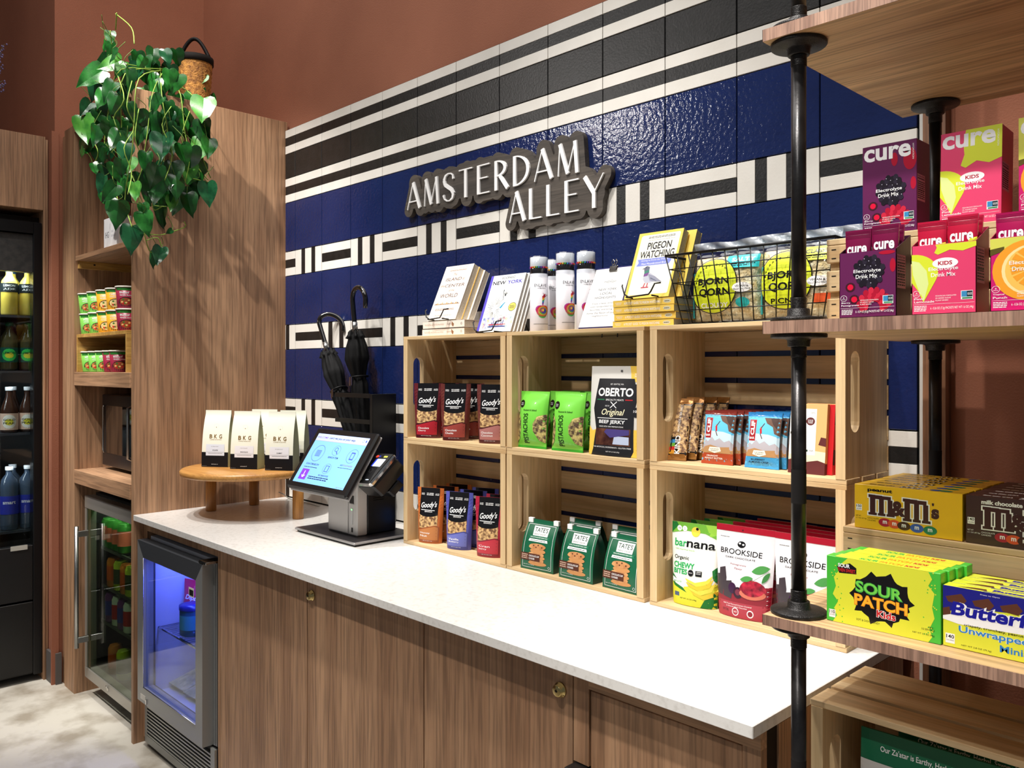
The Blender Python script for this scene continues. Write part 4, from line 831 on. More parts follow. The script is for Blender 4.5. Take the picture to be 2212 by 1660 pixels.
def island(front=True):
    r, c = book('paperback_book', .130, .186, .021, IS, None, PAG)
    if front:
        c.text('NATIONAL BESTSELLER', .18, .945, .80, .962, mat((226, 170, 150), .5)); c.text('The', .38, .815, .50, .86, BRL, 0, .3); c.text('ISLAND', .16, .715, .72, .775, BRN, 0, .1); c.text('at', .76, .72, .84, .76, BRL, 0, .3)
        c.text('the', .05, .61, .18, .655, BRL, 0, .3); c.text('CENTER', .20, .60, .90, .655, BRN, 0, .1); c.text('of the', .40, .52, .60, .56, BRL, 0, .3); c.text('WORLD', .16, .405, .78, .475, BRN, 0, .1)
        for i in range(16): q = .08 + .055 * i; c.poly([(q, .29), (q + .03, .31 + .02 * math.sin(i * 2)), (q + .05, .29), (q + .03, .275)], mat(((110, 80, 50), (190, 150, 80), (70, 60, 60))[i % 3], .6))
        c.line(.05, .285, .95, .285, .002, mat((170, 130, 90), .6)); c.micro(.2, .90, .78, .925, BRL, 2, 5, 7); c.micro(.15, .17, .82, .21, BRL, 2, 6, 8); c.text('RUSSELL SHORTO', .22, .07, .80, .09, BRL); c.micro(.3, .03, .6, .045, BRL, 1, 3, 4); c.build('cover_print', r)
    return r
L1 = -.42
ib = island(); setp(ib, 1.2185, -.172, zc + .0475, 0, L1, 'cream paperback about an island, leaning on a black easel atop two flat copies', 'book')
def plainbook(x, y, z, lb, T=.02, H=.18, Wd=.125, cov=IS, lean=L1, rz=0, pages=PAG, name='paperback_book', grp=None, spine=None):
    r, c = book(name, Wd, H, T, cov, spine, pages); return setp(r, x, y, z, rz, lean, lb, 'book', grp)
plainbook(1.2225, -.172 + .0235, zc + .0475, 'cream paperback with orange page stripe, behind the front copy on the easel', .018, .176, .128, mat((236, 190, 90), .5))
plainbook(1.2300, -.172 + .0425, zc + .0475, 'third cream paperback on the same easel, hindmost', .02, .166, .128, IS)
for i, w_ in enumerate(('lower', 'upper')):
    r = empty('paperback_book', (0, 0, 0)); Wd, D, T = .196, .125, .0215
    MB().box(.0008, .001, .001, Wd - .0008, D, T - .001, PAG).build('pages', r); MB().box(0, 0, 0, Wd, .0009, T, IS).box(0, 0, 0, Wd, D + .001, .0009, IS).box(0, 0, T - .0009, Wd, D + .001, T, IS).build('cover', r)
    c = Card(Wd, T, lambda X, Z, d: Vector((X, -d, Z))); c.text('The ISLAND at the CENTER of the WORLD', .05, .4, .52, .62, mat((196, 170, 150), .5)); c.text('Russell Shorto', .60, .42, .74, .6, BRL); c.ring(.93, .5, .016, .16, .3, BRN); c.poly([(.70, .9), (.76, .5), (.74, .1), (.71, .3)], mat((150, 110, 80), .5)); c.build('spine_print', r)
    setp(r, 1.128 + .003 * i, -.172, zc + .0228 * i, -.01 * i, 0, 'cream paperback lying flat, %s of the two under the leaning island book' % w_, 'book', 'flat cream paperbacks')
def easel(x, y, z, wd, h, lb, dep=.06):
    """wire book easel: curled front lip, back legs"""
    r = empty('book_easel', (x, y, z), 0, lb, 'easel', 'black wire book easels'); t = .0019
    a = wd * .35
    MB().tube([(-a - .006, -.013, .034), (-a, -.022, .030), (-a + .01, -.026, .010), (-a + .02, -.022, .003), (a - .02, -.022, .003), (a - .012, -.022, .010), (a - .006, -.022, .028), (a + .004, -.012, .032)][:4] + [(a - .02, -.024, .006), (a - .012, -.026, .012), (a - .004, -.022, .03), (a + .006, -.012, .032)], t, WIRE, 8).build('front_lip', r)
    for s in (-1, 1):
        MB().tube([(s * (a - .012), -.022, .0035), (s * (a - .012), .01, .002), (s * a * .9, .024 + .42 * .03, .03), (s * a * .55, .024 + .42 * h * .6 + .008, h * .6)], t, WIRE, 8).build('side_wire', r)
        MB().tube([(s * a * .55, .034 + .42 * h * .6, h * .6), (s * a * 1.05, dep + .05, .002)], t, WIRE, 8).build('back_leg', r)
    return r
easel(1.2185, -.174, zc + .0458, .13, .16, 'black wire easel holding the island paperback, its legs crossing behind', .04)
# colouring book
NYB = mat((86, 74, 190), .4); NW = mat((244, 244, 240), .45); INK = mat((50, 56, 62), .5)
def nybook(front, i):
    r, c = book('colouring_book', .140, .176, .0095, NW, NYB, PAGG)
    if front:
        c.rect(0, 0, .07, 1, NYB); c.text('ICONIC', .34, .925, .72, .965, INK, .01); c.text('NEW', .10, .83, .48, .895, mat((30, 34, 50), .5), .02); c.text('YORK', .53, .83, .96, .895, mat((60, 52, 170), .5), .02); c.text('COLORING BOOK', .24, .785, .80, .805, mat((180, 180, 196), .5))
        rd = random.Random(5); cx_, cy_ = .36, .40
        for k in range(34): a = 2 * PI * k / 34; r0 = rd.uniform(.05, .11); r1 = r0 + rd.uniform(.08, .16); c.line(cx_ + r0 * math.cos(a), cy_ + r0 * math.sin(a), cx_ + r1 * math.cos(a), cy_ + r1 * math.sin(a), .0008, INK)
        c.poly([(.52, .28), (.64, .28), (.61, .52), (.60, .60), (.57, .62), (.54, .60), (.53, .5)], mat((206, 212, 214), .5)); c.line(.545, .55, .50, .70, .0016, INK); c.ell(.50, .715, .012, .018, INK, 8); c.ell(.573, .635, .02, .022, INK, 10)
        for k in range(7): a = PI * k / 6; c.line(.573 + .02 * math.cos(a), .65, .573 + .05 * math.cos(a), .65 + .035 * math.sin(a) + .01, .0008, INK)
        c.poly([(.50, .42), (.60, .50), (.63, .51), (.54, .40)], mat((40, 150, 190), .5)); c.ell(.86, .42, .11, .075, mat((232, 214, 100), .5), 20); c.ring(.86, .42, .11, .075, .1, INK); c.micro(.79, .39, .93, .45, INK, 3, 2, 3); c.text('EMILY ROSE', .72, .27, .92, .285, GREY)
        for k in range(26): x = rd.uniform(.1, .96); y = rd.uniform(.06, .24); q = mat(((80, 90, 190), (210, 190, 60), (60, 150, 160), (200, 90, 120), (60, 60, 70))[k % 5], .5); c.ring(x, y, .03, .022, .25, q); c.ell(x, y, .010, .008, q, 8)
        for k in range(9): x = .35 + .045 * k; c.line(x, .10, x, .14 + .03 * (k % 3), .003, mat((40, 50, 130), .5))
        c.line(.3, .125, .8, .125, .002, RED); c.line(.3, .09, .8, .09, .003, mat((40, 50, 130), .5)); c.build('cover_print', r)
    return r
for i in range(4):
    r = nybook(i == 0, i); setp(r, 1.452 + .003 * i, -.178 + .0108 * i, zc + .004, .0, -.36, ('white colouring book with a violet spine edge and city line drawing, frontmost' if i == 0 else 'white colouring book %s from the front on the same easel' % ('second', 'third', 'fourth')[i - 1]), 'book', 'colouring books')
easel(1.450, -.184, zc + .0005, .14, .15, 'black wire easel holding the white colouring books', .05)
# pencil tubes
TB = mat((214, 212, 218), .4); CAP = mat((220, 222, 230), .15, trans=.4); RB = [(200, 40, 60), (230, 110, 40), (236, 196, 60), (70, 170, 80), (40, 130, 190), (90, 60, 170), (180, 60, 150)]
def tube_can():
    r = empty('pencil_tube', (0, 0, 0)); R = .0245; H = .203
    MB().lathe([(.001, 0), (R - .001, 0), (R, .002), (R, H - .045), (R - .001, H - .045)], TB, 36, cap=False).build('card_tube', r)
    m = MB().lathe([(R - .0015, H - .045), (R - .0015, H - .026)], mat((30, 26, 32), .5), 36)
    for i in range(24): a = 2 * PI * i / 24; m.box(-.0016, -.0016, 0, .0016, .0016, .004, mat(RB[i % 7], .5), Matrix.Translation(((R - .0008) * math.cos(a), (R - .0008) * math.sin(a), H - .030)))
    tag(m.build('pencil_ends', r), kind='stuff')
    MB().lathe([(R - .0010, H - .0258), (R - .0006, H - .022), (R - .0006, H - .001), (R - .002, H), (.001, H - .001)], mat((226, 228, 234), .25), 36, cap=False).build('cap', r)
    MB().lathe([(R + .0006, H - .055), (R + .0006, H + .002), (R - .001, H + .003)], FILM, 36, cap=False).build('clear_sleeve', r)
    def fn(X, Z, d): a = -PI / 2 + (X / R) - 1.0; return Vector(((R + d * .5) * math.cos(a), (R + d * .5) * math.sin(a), Z))
    c = Card(2 * R, H, fn, step=.006)
    c.text('ENLAVIE', .25, .60, .98, .64, INK); c.text('COLORED PENCILS', .40, .575, .9, .59, INK, .01)
    cx_, cy_ = .72, .28
    for i, (dx, dy, rx) in enumerate(((0, 0, .34), (-.15, .02, .26), (.15, .02, .26), (0, -.04, .26), (.1, -.01, .17), (-.08, .01, .14), (0, .01, .08))): c.ell(cx_ + dx, cy_ + dy, rx, rx * .21, mat(RB[(i * 2 + 4) % 7], .5), 12)
    for i in range(6): c.ring(cx_ + .01 * i, cy_ + .002 * i, .36 - .05 * i, .074 - .010 * i, .10, mat(RB[i], .5), 14)
    for i in range(7): c.line(cx_ - .02, .36 + .017 * i, cx_ + .03 + .02 * i, .38 + .02 * i, .004, mat(RB[6 - i], .5))
    for i in range(5): c.line(cx_ + .08, .46, cx_ + .02 + .08 * i, .52 - .006 * i, .0012, mat((160, 30, 60), .5))
    c.micro(.2, .10, 1.2, .115, GREY, 1, 4, 12); c.text('36 ct', 1.15, .115, 1.3, .13, INK); c.build('label_print', r); return r
r = tube_can(); g = 'pencil tubes'
tp = [(1164, -.128, 0, 'white coloured-pencil tube with rainbow rose, leftmost of the four'), (1194, -.052, .1, 'white coloured-pencil tube half hidden between the two front tubes'), (1221, -.135, .25, 'white coloured-pencil tube, nearest and tallest looking of the four'), (1266, -.115, -.1, 'white coloured-pencil tube, rightmost, beside the clipboard')]
for i, (u, y, rz, lb) in enumerate(tp):
    p = at(u, y=y); rz += math.atan2(CAM.y - y, CAM.x - p.x) + PI / 2
    if i == 0: setp(r, p.x, y, zc, rz, 0, lb, 'pencil tube', g)
    else: place(r, (p.x, y, zc), rz, lb, 0, g)
# clipboard notice
cb = empty('clipboard_notice', (1.822, -.172, zc + .003), 0, 'white printed notice clipped to a navy board, leaning between tubes and yellow books', 'notice')
cb.rotation_euler = (-.42, 0, 0)
MB().box(-.062, .0015, 0, .064, .0045, .172, mat((40, 38, 96), .5), bev=.0005).build('board', cb); MB().box(-.0605, .0004, .003, .0555, .0012, .168, WHITE).build('paper_sheet', cb)
m = MB().box(-.013, -.004, .158, .013, .007, .174, CHROME, bev=.002); m.build('clip', cb)
for s in (-1, 1): MB().tube([(s * .004, -.002, .174), (s * .009, -.005, .183), (s * .005, -.006, .190), (0, -.005, .184), (s * .002, -.003, .175)], .0011, CHROME, 8).build('clip_wire', cb)
c = Card(.116, .165, lambda X, Z, d: Vector((X - .0605, .0004 - d, Z + .003))); LGY = mat((74, 74, 84), .6)
c.text('HOTEL', .44, .79, .60, .80, LGY); c.text('INDIGO', .36, .755, .68, .78, INK); c.line(.40, .745, .64, .745, .0005, LGY); c.text('NEW YORK', .26, .615, .76, .655, LGY); c.text('LOCAL', .34, .545, .68, .585, LGY); c.text('HIGHLIGHTS', .22, .475, .80, .515, LGY)
for i, (t, a, b) in enumerate((('Enjoy a taste of NY', .20, .80), ('with handpicked local', .16, .84), ('favorites, and bring', .18, .80), ('home the flavor of our', .12, .88), ('neighborhood', .28, .72))): c.text(t, a, .375 - .053 * i, b, .408 - .053 * i, LGY)
c.build('notice_print', cb)
MB().tube([(-.02, .0055, .15), (-.025, .055, -.0), ], .0015, WIRE, 6).tube([(.02, .0055, .15), (.025, .055, -.0)], .0015, WIRE, 6).build('wire_support', cb)
# pigeon books
YEL = mat((236, 204, 96), .45); CRM = mat((246, 242, 222), .5); PGY = mat((236, 200, 92), .45)
def pigeon():
    r, c = book('pigeon_guide_book', .128, .176, .022, YEL, None, PAGG)
    c.poly([(.07 + .04 * (1 - math.cos(0)), .05), (.93, .05), (.95, .07), (.95, .94), (.93, .96), (.10, .96), (.07, .94), (.06, .07)], CRM)
    c.text('A POCKET GUIDE TO', .26, .865, .84, .88, LGY); c.text('PIGEON', .26, .73, .80, .84, mat((36, 36, 44), .5), .02); c.text('WATCHING', .13, .60, .90, .71, mat((36, 36, 44), .5), .02); c.micro(.24, .90, .84, .935, LGY, 2, 5, 7)
    c.poly([(.10, .485), (.14, .54), (.10, .59), (.84, .59), (.88, .54), (.84, .485)], mat((128, 140, 214), .5)); c.text("Getting to Know the World's", .19, .548, .80, .578, WT, 0, .1); c.text('Most Misunderstood Bird', .21, .50, .76, .53, WT, 0, .1)
    A = mat((104, 108, 128), .5); c.poly([(.30, .45), (.36, .48), (.43, .46), (.45, .38), (.60, .31), (.74, .24), (.62, .24), (.52, .22), (.40, .22), (.33, .28), (.33, .38)], mat((190, 192, 206), .5)); c.poly([(.30, .45), (.36, .48), (.43, .46), (.43, .41), (.33, .38)], A); c.poly([(.33, .40), (.43, .42), (.44, .37), (.33, .35)], mat((60, 130, 110), .4)); c.poly([(.33, .36), (.44, .38), (.42, .33), (.33, .32)], mat((120, 70, 140), .4))
    c.poly([(.42, .36), (.60, .31), (.78, .22), (.62, .23), (.5, .25)], mat((150, 152, 170), .5)); c.poly([(.5, .30), (.64, .25), (.66, .235), (.5, .28)], A); c.ell(.345, .455, .010, .008, DK, 8); c.poly([(.30, .45), (.255, .435), (.305, .435)], INK); c.line(.40, .22, .38, .16, .003, mat((190, 70, 90), .5)); c.line(.46, .22, .46, .16, .003, mat((190, 70, 90), .5)); c.line(.33, .155, .50, .155, .003, mat((190, 70, 90), .5))
    c.build('cover_print', r); return r
r = pigeon(); pgp = zc + .0665
setp(r, 1.968, -.168, pgp + .002, 0, -.37, 'yellow and cream pigeon guide book facing front on an easel', 'book', 'pigeon guide books')
plainbook(1.990, -.140, pgp + .002, 'yellow pigeon guide book behind the front-facing copy, only its edge showing', .022, .174, .120, YEL, -.37, 0, PAGG, 'pigeon_guide_book', 'pigeon guide books')
easel(1.966, -.170, pgp + .0008, .14, .15, 'black wire easel under the yellow pigeon guide book', .03)
for i, w_ in enumerate(('lowest', 'second from bottom', 'third from bottom', 'topmost')):
    r = empty('pigeon_guide_book', (0, 0, 0)); Wd, D, T = .176, .128, .016
    MB().box(.0008, .001, .001, Wd - .0008, D, T - .001, PAGG).build('pages', r); MB().box(0, 0, 0, Wd, .0009, T, PGY).box(0, 0, 0, Wd, D + .001, .0009, PGY).box(0, 0, T - .0009, Wd, D + .001, T, PGY).build('cover', r)
    c = Card(Wd, T, lambda X, Z, d: Vector((X, -d, Z))); c.text('A POCKET GUIDE TO PIGEON WATCHING', .19, .30, .78, .68, WT, .01); c.text('ROSEMARY', .04, .52, .15, .68, WT); c.text('MOSCO', .055, .3, .135, .46, WT); c.ell(.89, .5, .06, .28, mat((206, 200, 170), .5), 16); c.micro(.85, .4, .93, .6, INK, 1, 2, 3); c.build('spine_print', r)
    setp(r, 1.876 + (0, .004, .002, .001)[i], -.176, zc + .0165 * i, (0, .012, -.01, .006)[i], 0, 'yellow pigeon guide book lying flat, %s of the stack of four' % w_, 'book', 'flat yellow pigeon books')
# wire basket with popcorn bags
bx0, bx1, by0, by1, bz0, bz1 = 2.036, 2.432, -.185, -.012, zc + .002, 1.634
bk_ = empty('wire_basket', (2.235, -.1, zc), 0, 'black wire grid basket of popcorn bags on the upper right crate', 'basket')
ins = .034; bd = .02
def bl(fx_, fz, fy=0):      # point on the front side
    a = (bx0 + ins * (1 - fz)) * (1 - fx_) + (bx1 - ins * (1 - fz)) * fx_; return Vector((a, by0 + bd * (1 - fz), bz0 + (bz1 - bz0) * fz))
def bb(fx_, fz): p = bl(fx_, fz); return Vector((p.x, by1 - bd * .3 * (1 - fz), p.z))
m = MB().tube([bl(0, 1), bl(1, 1), bb(1, 1), bb(0, 1), bl(0, 1)], .0030, WIRE, 8); m.tube([bl(0, 0), bl(1, 0), bb(1, 0), bb(0, 0), bl(0, 0)], .0022, WIRE, 8); W(m.build('rim'), bk_)
for k in range(1, 5): q = k / 5; W(MB().tube([bl(0, q), bl(1, q), bb(1, q), bb(0, q), bl(0, q)], .0012, WIRE, 6).build('ring_wire'), bk_)
for k in range(0, 14): q = k / 13; W(MB().tube([bl(q, 1), bl(q, .02), bb(q, 0.02), bb(q, 1)], .0014, WIRE, 6).build('upright_wire'), bk_)
for k in range(1, 5): q = k / 5; a = bl(0, 1).lerp(bb(0, 1), q); b = bl(0, 0).lerp(bb(0, 0), q); a2 = bl(1, 1).lerp(bb(1, 1), q); b2 = bl(1, 0).lerp(bb(1, 0), q); W(MB().tube([a, b, b2, a2], .0012, WIRE, 6).build('end_wire'), bk_)
POP = mottled('popcorn', (250, 240, 206), (232, 204, 146), 60, .7, 1, 70, .01, .38, .62); LIME = mat((206, 218, 40), .4); TEAL = mat((40, 160, 160), .4)
PD = POP.node_tree; 
SEAL = mat((226, 232, 238), .22, alpha=.38)
def popbag(teal):
    r = empty('popcorn_bag', (0, 0, 0)); Wd, H, D = .176, .180, .062; rd = random.Random(3)
    def half(a, t): q = 2 * a - 1; g = math.sin(PI * min(1, (t + .02) / .86)) ** .5 if t < .82 else 0; return D / 2 * max(0, g) * max(0, 1 - q ** 4) ** .5
    def wx(t): return Wd / 2 * (1 - .05 * math.sin(PI * t))
    m = MB()
    # one mound of popcorn lumps fills the bag
    nn = [math.sin(i * 12.9898) * 43758.5 % 1 for i in range(4000)]
    for s in (-1, 1):
        m.grid(lambda a, b, s=s: Vector(((2 * a - 1) * wx(b * .80) * .955, s * (half(a, b * .80) * (.86 + .12 * nn[(int(a * 40) * 37 + int(b * 40) * 11) % 4000])), .004 + b * H * .78)), 38, 38, POP)
    tag(m.build('popcorn_fill', r), kind='stuff')
    f = MB()
    for s in (-1, 1):
        f.grid(lambda a, b, s=s: Vector(((2 * a - 1) * wx(b), s * (half(a, b) + .0008) + .003 * math.sin(a * 23 + b * 9) * (b > .8) * (1 - abs(2 * a - 1)), b * H)), 30, 26, FILM)
    f.build('clear_wrapper', r)
    MB().grid(lambda a, b: Vector(((2 * a - 1) * wx(.9) * 1.01, .0015 * math.sin(a * 60) * (1 - b) + .003 * math.sin(a * 17 + b * 5) - .001, H * (.885 + .12 * b) + .002 * math.sin(a * 9))), 60, 6, SEAL).build('crimped_seal', r)
    c = Card(Wd, H, lambda X, Z, d: Vector(((2 * X / Wd - 1) * wx(Z / H), -half(X / Wd, Z / H) - .0016 - d, Z)), step=.008)
    c.rect(.0, .06, .06, .62, TEAL); c.rect(.55, .64, .98, .80, mat((40, 184, 190), .4) if teal else LIME); c.text('SALTY' if teal else 'CLASSIC', .62, .72, .94, .77, WT if teal else FB, .03); c.micro(.62, .66, .94, .70, FB, 2, 2, 3)
    c.ell(.38, .44, .35, .33, LIME, 28); c.ring(.38, .44, .365, .345, .03, FB); c.text('BJORN', .15, .43, .62, .54, FB, .03); c.text('QORN', .17, .30, .64, .41, FB, .03)
    for i, ch in enumerate('SUN-POPPED CORN'):
        if ch == ' ': continue
        a = math.radians(200 - i * 10.5); c.text(ch, .38 + .28 * math.cos(a) - .012, .44 + .265 * math.sin(a) - .014, .38 + .28 * math.cos(a) + .012, .44 + .265 * math.sin(a) + .014, FB, .02)
    c.ell(.80, .40, .13, .06, WT, 12); c.text('VEGAN &', .71, .40, .89, .425, FB, .01); c.text('GLUTEN FREE', .69, .37, .91, .39, FB, .01); c.text('CLOUDY' if teal else 'PICNIC', .20, .17, .60, .23, WT if teal else FB, .02); c.rect(.74, .16, .96, .26, mat((214, 90, 50), .5)) if not teal else c.ell(.80, .22, .09, .06, TEAL); c.text('1 OZ (28g)', .42, .06, .70, .085, FB); c.build('wrapper_print', r); return r
t1 = popbag(True); t2 = popbag(False); pgn = 'popcorn bags in the wire basket'; zb = zc + .005
setp(t1, 2.162, -.128, zb, 0, -.03, 'popcorn bag with lime disc and teal patch, front left in the wire basket', 'popcorn bag', pgn)
setp(t2, 2.331, -.128, zb + .001, .02, -.03, 'popcorn bag with lime disc and a lime patch, front right in the wire basket', 'popcorn bag', pgn)
place(t2, (2.20, -.062, zb + .006), -.05, 'popcorn bag standing behind the teal-patched one', 0, pgn); place(t1, (2.35, -.058, zb + .012), .04, 'popcorn bag standing behind the lime-patched one, top sticking out highest', 0, pgn)
# ------------------------------------------------------------------ goods on the pipe shelving
zm = SZ['mid'][1] + .0005; zlw = SZ['low'][1] + .0005
def riser(x, y, z, L, D, H, n, lb, zs):
    r = empty('slatted_riser_crate', (x, y, z), 0, lb, 'crate')
    MB().box(.0, .0095, .0, .018, D - .0095, H - .0095, PINEZ).build('end_panel', r); MB().box(L - .018, .0095, .0, L, D - .0095, H - .0095, PINEZ).build('end_panel', r)
    for a, b in zs:
        for y0_ in (0, D - .0095):
            MB().box(-.002, y0_, a, L + .002, y0_ + .0092, b, PINEX, bev=.0012).build('slat', r)
        for q in (.25, .75):
            o = MB().box(.006, -.0004, a + (b - a) * q - .0007, .013, .0001, a + (b - a) * q + .0007, BLACK, Matrix.Translation((0, 0, 0))).build('staple', r); o.rotation_euler = (0, -.0, 0)
    k = 4; w_ = (D - .012) / k
    for i in range(k): MB().box(-.002, .0 + i * (w_ + .004), H - .0093, L + .002, i * (w_ + .004) + w_, H, PINEX, bev=.001).build('slat', r)
    return r
riser(2.577, -.530, zm, .43, .26, .126, 3, 'pine slat crate used as a riser on the middle pipe shelf', ((.002, .036), (.046, .078), (.090, .1165)))
riser(2.572, -.462, zlw, .45, .262, .112, 3, 'pine slat crate used as a riser on the low pipe shelf', ((.002, .028), (.036, .062), (.070, .1025)))
PUR = mat((98, 28, 80), .38); PURD = mat((52, 12, 40), .4); PNK = mat((226, 64, 110), .38); PNKD = mat((150, 26, 60), .4); MAG = mat((206, 20, 110), .38); LIM = mat((216, 226, 50), .4); LIMP = mat((222, 236, 150), .4)
BB = mat((30, 24, 34), .3); RSP = mat((176, 20, 50), .3); ORG = mat((244, 160, 40), .4); ORL = mat((250, 196, 90), .4); NFP = mat((216, 170, 176), .5)
def nutrition(W_, H, D, cut=1.0):
    s = sidecard(W_, H, D); s.fn = lambda X, Z, d: Vector((W_ / 2 + d, X, Z)); return s
def cure(kind, tall):
    m, md = {'berry': (PUR, PURD), 'pink': (PNK, PNKD), 'trop': (MAG, PNKD)}[kind]; Wd, D = .0765, .050; H = .130 if tall else .089
    r = empty('drink_mix_box', (0, 0, 0)); b = MB()
    if tall: b.box(-Wd / 2, 0, 0, Wd / 2, D, H, m, bev=.0005)
    else:
        t = .0008; b.box(-Wd / 2, 0, 0, Wd / 2, t, H, m).box(-Wd / 2, 0, 0, Wd / 2, D, t, m); Hb = .112
        for x in (-Wd / 2, Wd / 2 - t): b.add([(x, 0, 0), (x, D, 0), (x, D, Hb), (x, 0, H), (x + t, 0, 0), (x + t, D, 0), (x + t, D, Hb), (x + t, 0, H)], [[0, 1, 2, 3], [4, 5, 6, 7], [0, 3, 7, 4], [3, 2, 6, 7], [2, 1, 5, 6], [1, 0, 4, 5]], md)
        b.box(-Wd / 2, D - t, 0, Wd / 2, D, Hb, md)
    b.build('carton_body', r); c = Card(Wd, .130, lambda X, Z, d: Vector((X - Wd / 2, -d, Z)))
    lim = 1 if tall else .680
    if kind == 'berry':
        if tall: c.ell(.60, .81, .06, .075, RSP); c.ell(.88, .79, .12, .12, RSP)
        else: c.ell(.84, .655, .14, .02, RSP)
        c.ell(.94, .52, .05, .07, RSP); rd = random.Random(2)
        for k in range(46):
            a = 2.4 * k; q = math.sqrt(k / 46) * .26; c.ell(.53 + q * math.cos(a), .47 + q * math.sin(a) * .60, .048, .032, BB if k % 3 else mat((44, 38, 52), .25), 9)
        for k in range(20): a = 2.4 * k + .3; q = math.sqrt(k / 20) * .24; c.ell(.53 + q * math.cos(a), .475 + q * math.sin(a) * .6, .008, .005, mat((200, 200, 215), .3), 6)
        for a, b in ((.20, .32), (.27, .19)): c.ell(a, b, .09, .05, mat((60, 12, 30), .4), 12); c.ell(a, b, .055, .032, mat((220, 20, 60), .3), 10)
        for k in range(26): a = PI * k / 25; q = .12 + .1 * (k % 3) / 2; c.ell(.62 + q * 1.2 * math.cos(a), .06 + q * .85 * math.sin(a) + .03, .05, .035, RSP if k % 2 else mat((206, 40, 66), .3), 9)
        nm1, nm2 = 'Berry', 'Pomegranate'
    elif kind == 'pink':
        if tall: c.poly([(.42, 1), (1, 1), (1, .66), (.8, .62), (.6, .66), (.42, .60), (.34, .63), (.40, .74), (.38, .86)], LIM)
        else: c.poly([(.38, .68), (1, .68), (1, .635), (.8, .60), (.6, .62), (.42, .58), (.36, .60), (.4, .65)], LIM)
        c.poly([(0, .60)] + [(.02 + .40 * math.sin(PI * k / 16), .41 + .19 * math.cos(PI * k / 16)) for k in range(1, 11)] + [(.19, .12), (.1, .24), (0, .32)], LIM); c.poly([(0, .54), (.12, .52), (.24, .43), (.27, .30), (.20, .14), (.10, .26), (.02, .40)], LIMP)
        c.ell(.53, .495, .20, .052, WT, 24); c.text('KIDS', .42, .475, .64, .515, RSP, .03); nm1, nm2 = 'Pink', 'Lemonade'
    else:
        c.rect(0, .56, 1, lim, mat((216, 216, 90), .4)); c.poly([(0, .52), (.2, .56), (.2, .60), (0, .58)], mat((90, 80, 30), .5)); c.ell(.55, .37, .52, .28, ORG, 28); c.ell(.60, .37, .44, .235, mat((250, 226, 160), .4), 28); c.ell(.62, .37, .41, .22, ORL, 28)
        for k in range(9): a = PI * (.55 + .95 * k / 8); c.poly([(.66, .40), (.66 + .38 * math.cos(a), .40 + .20 * math.sin(a)), (.66 + .38 * math.cos(a + .28), .40 + .20 * math.sin(a + .28))], ORG)
        nm1, nm2 = 'Tropical', 'Punch'
    if tall: c.text('cure', .03, .82, .90, .965, WT, .03); c.text('HYDRATION', .925, .78, .955, .95, WT, 0, 0, -90)
    c.text('Electrolyte', .27, .415, .73, .46, WT, .01) if kind != 'berry' else c.text('Electrolyte', .26, .455, .74, .50, WT, .01); c.text('Drink Mix', .31, .365, .69, .405, WT, .01) if kind != 'berry' else c.text('Drink Mix', .30, .405, .68, .445, WT, .01)
    c.ring(.08, .205, .06, .033, .1, WT); c.text('8', .07, .205, .09, .22, WT); c.text('PACK', .045, .19, .115, .20, WT)
    c.text(nm1, .04, .145, .20, .165, WT, .01); c.text(nm2, .04, .115, .36 if len(nm2) > 6 else .24, .137, WT, .01); c.rect(.77, .13, .95, .215, mat((236, 240, 240), .5)); c.rect(.78, .155, .86, .21, mat((60, 140, 190), .5)); c.rect(.86, .155, .945, .21, mat((20, 40, 50), .5)); c.text('NON GMO', .87, .17, .94, .195, WT); c.rect(.79, .135, .94, .15, mat((60, 140, 90), .5))
    for k, t in enumerate(('ADVANCED HYDRATION' if kind != 'pink' else 'PEDIATRICIAN FORMULATED', '0G ADDED SUGAR', 'PLANT-BASED')): c.text(t, .38, .17 - .022 * k, (.70, .62, .58)[k], .183 - .022 * k, WT)
    c.line(.03, .10, .97, .10, .0003, WT); c.micro(.04, .03, .24, .09, WT, 4, 3, 3); c.text('8 - 0.29 OZ (8.3g) PACKETS NET WT 2.3 OZ (66g)' if kind == 'berry' else '6 - 0.26 OZ (7.3g) PACKETS NET WT 1.6 OZ (44g)', .30, .04, .96, .07, WT)
    c.build('front_print', r)
    s = nutrition(Wd, H, D); s.rect(.04, .33 if tall else .42, .62, .62 if tall else .92, NFP); s.text('Nutrition Facts', .07, .59 if tall else .87, .58, .61 if tall else .905, DK, .01); zt_, zb_ = (.58, .35) if tall else (.85, .45)
    s.rect(.07, zt_ - .012, .58, zt_ - .002, DK); s.rect(.07, (zt_ + zb_) / 2 - .1 * (zt_ - zb_), .58, (zt_ + zb_) / 2 - .07 * (zt_ - zb_), DK); s.micro(.07, zb_, .58, zt_ - .03, DK, 9, 4, 3); s.build('nutrition_panel', r); return r
def packet(kind):
    m = {'berry': mat((122, 16, 66), .25, .2, coat=.3), 'pink': mat((196, 24, 62), .25, .2, coat=.3), 'trop': mat((176, 14, 84), .25, .2, coat=.3)}[kind]
    r, c = pouch('drink_mix_packet', .036, .112, .008, (m, m, m), 1, .9, pillow=True)
    c.text('cure', .08, .70, .88, .80, WT, .03); [c.line(.02, .90 + .018 * k, .98, .90 + .018 * k, .0004, mat((70, 8, 34), .3)) for k in range(5)]
    if kind == 'pink': c.poly([(.5, .60), (1, .68), (1, .74), (.8, .73)], LIM)
    c.build('front_print', r); return r
fr = [('berry', 2.6775, 'dark purple'), ('pink', 2.7735, 'pink'), ('trop', 2.8655, 'magenta and yellow')]
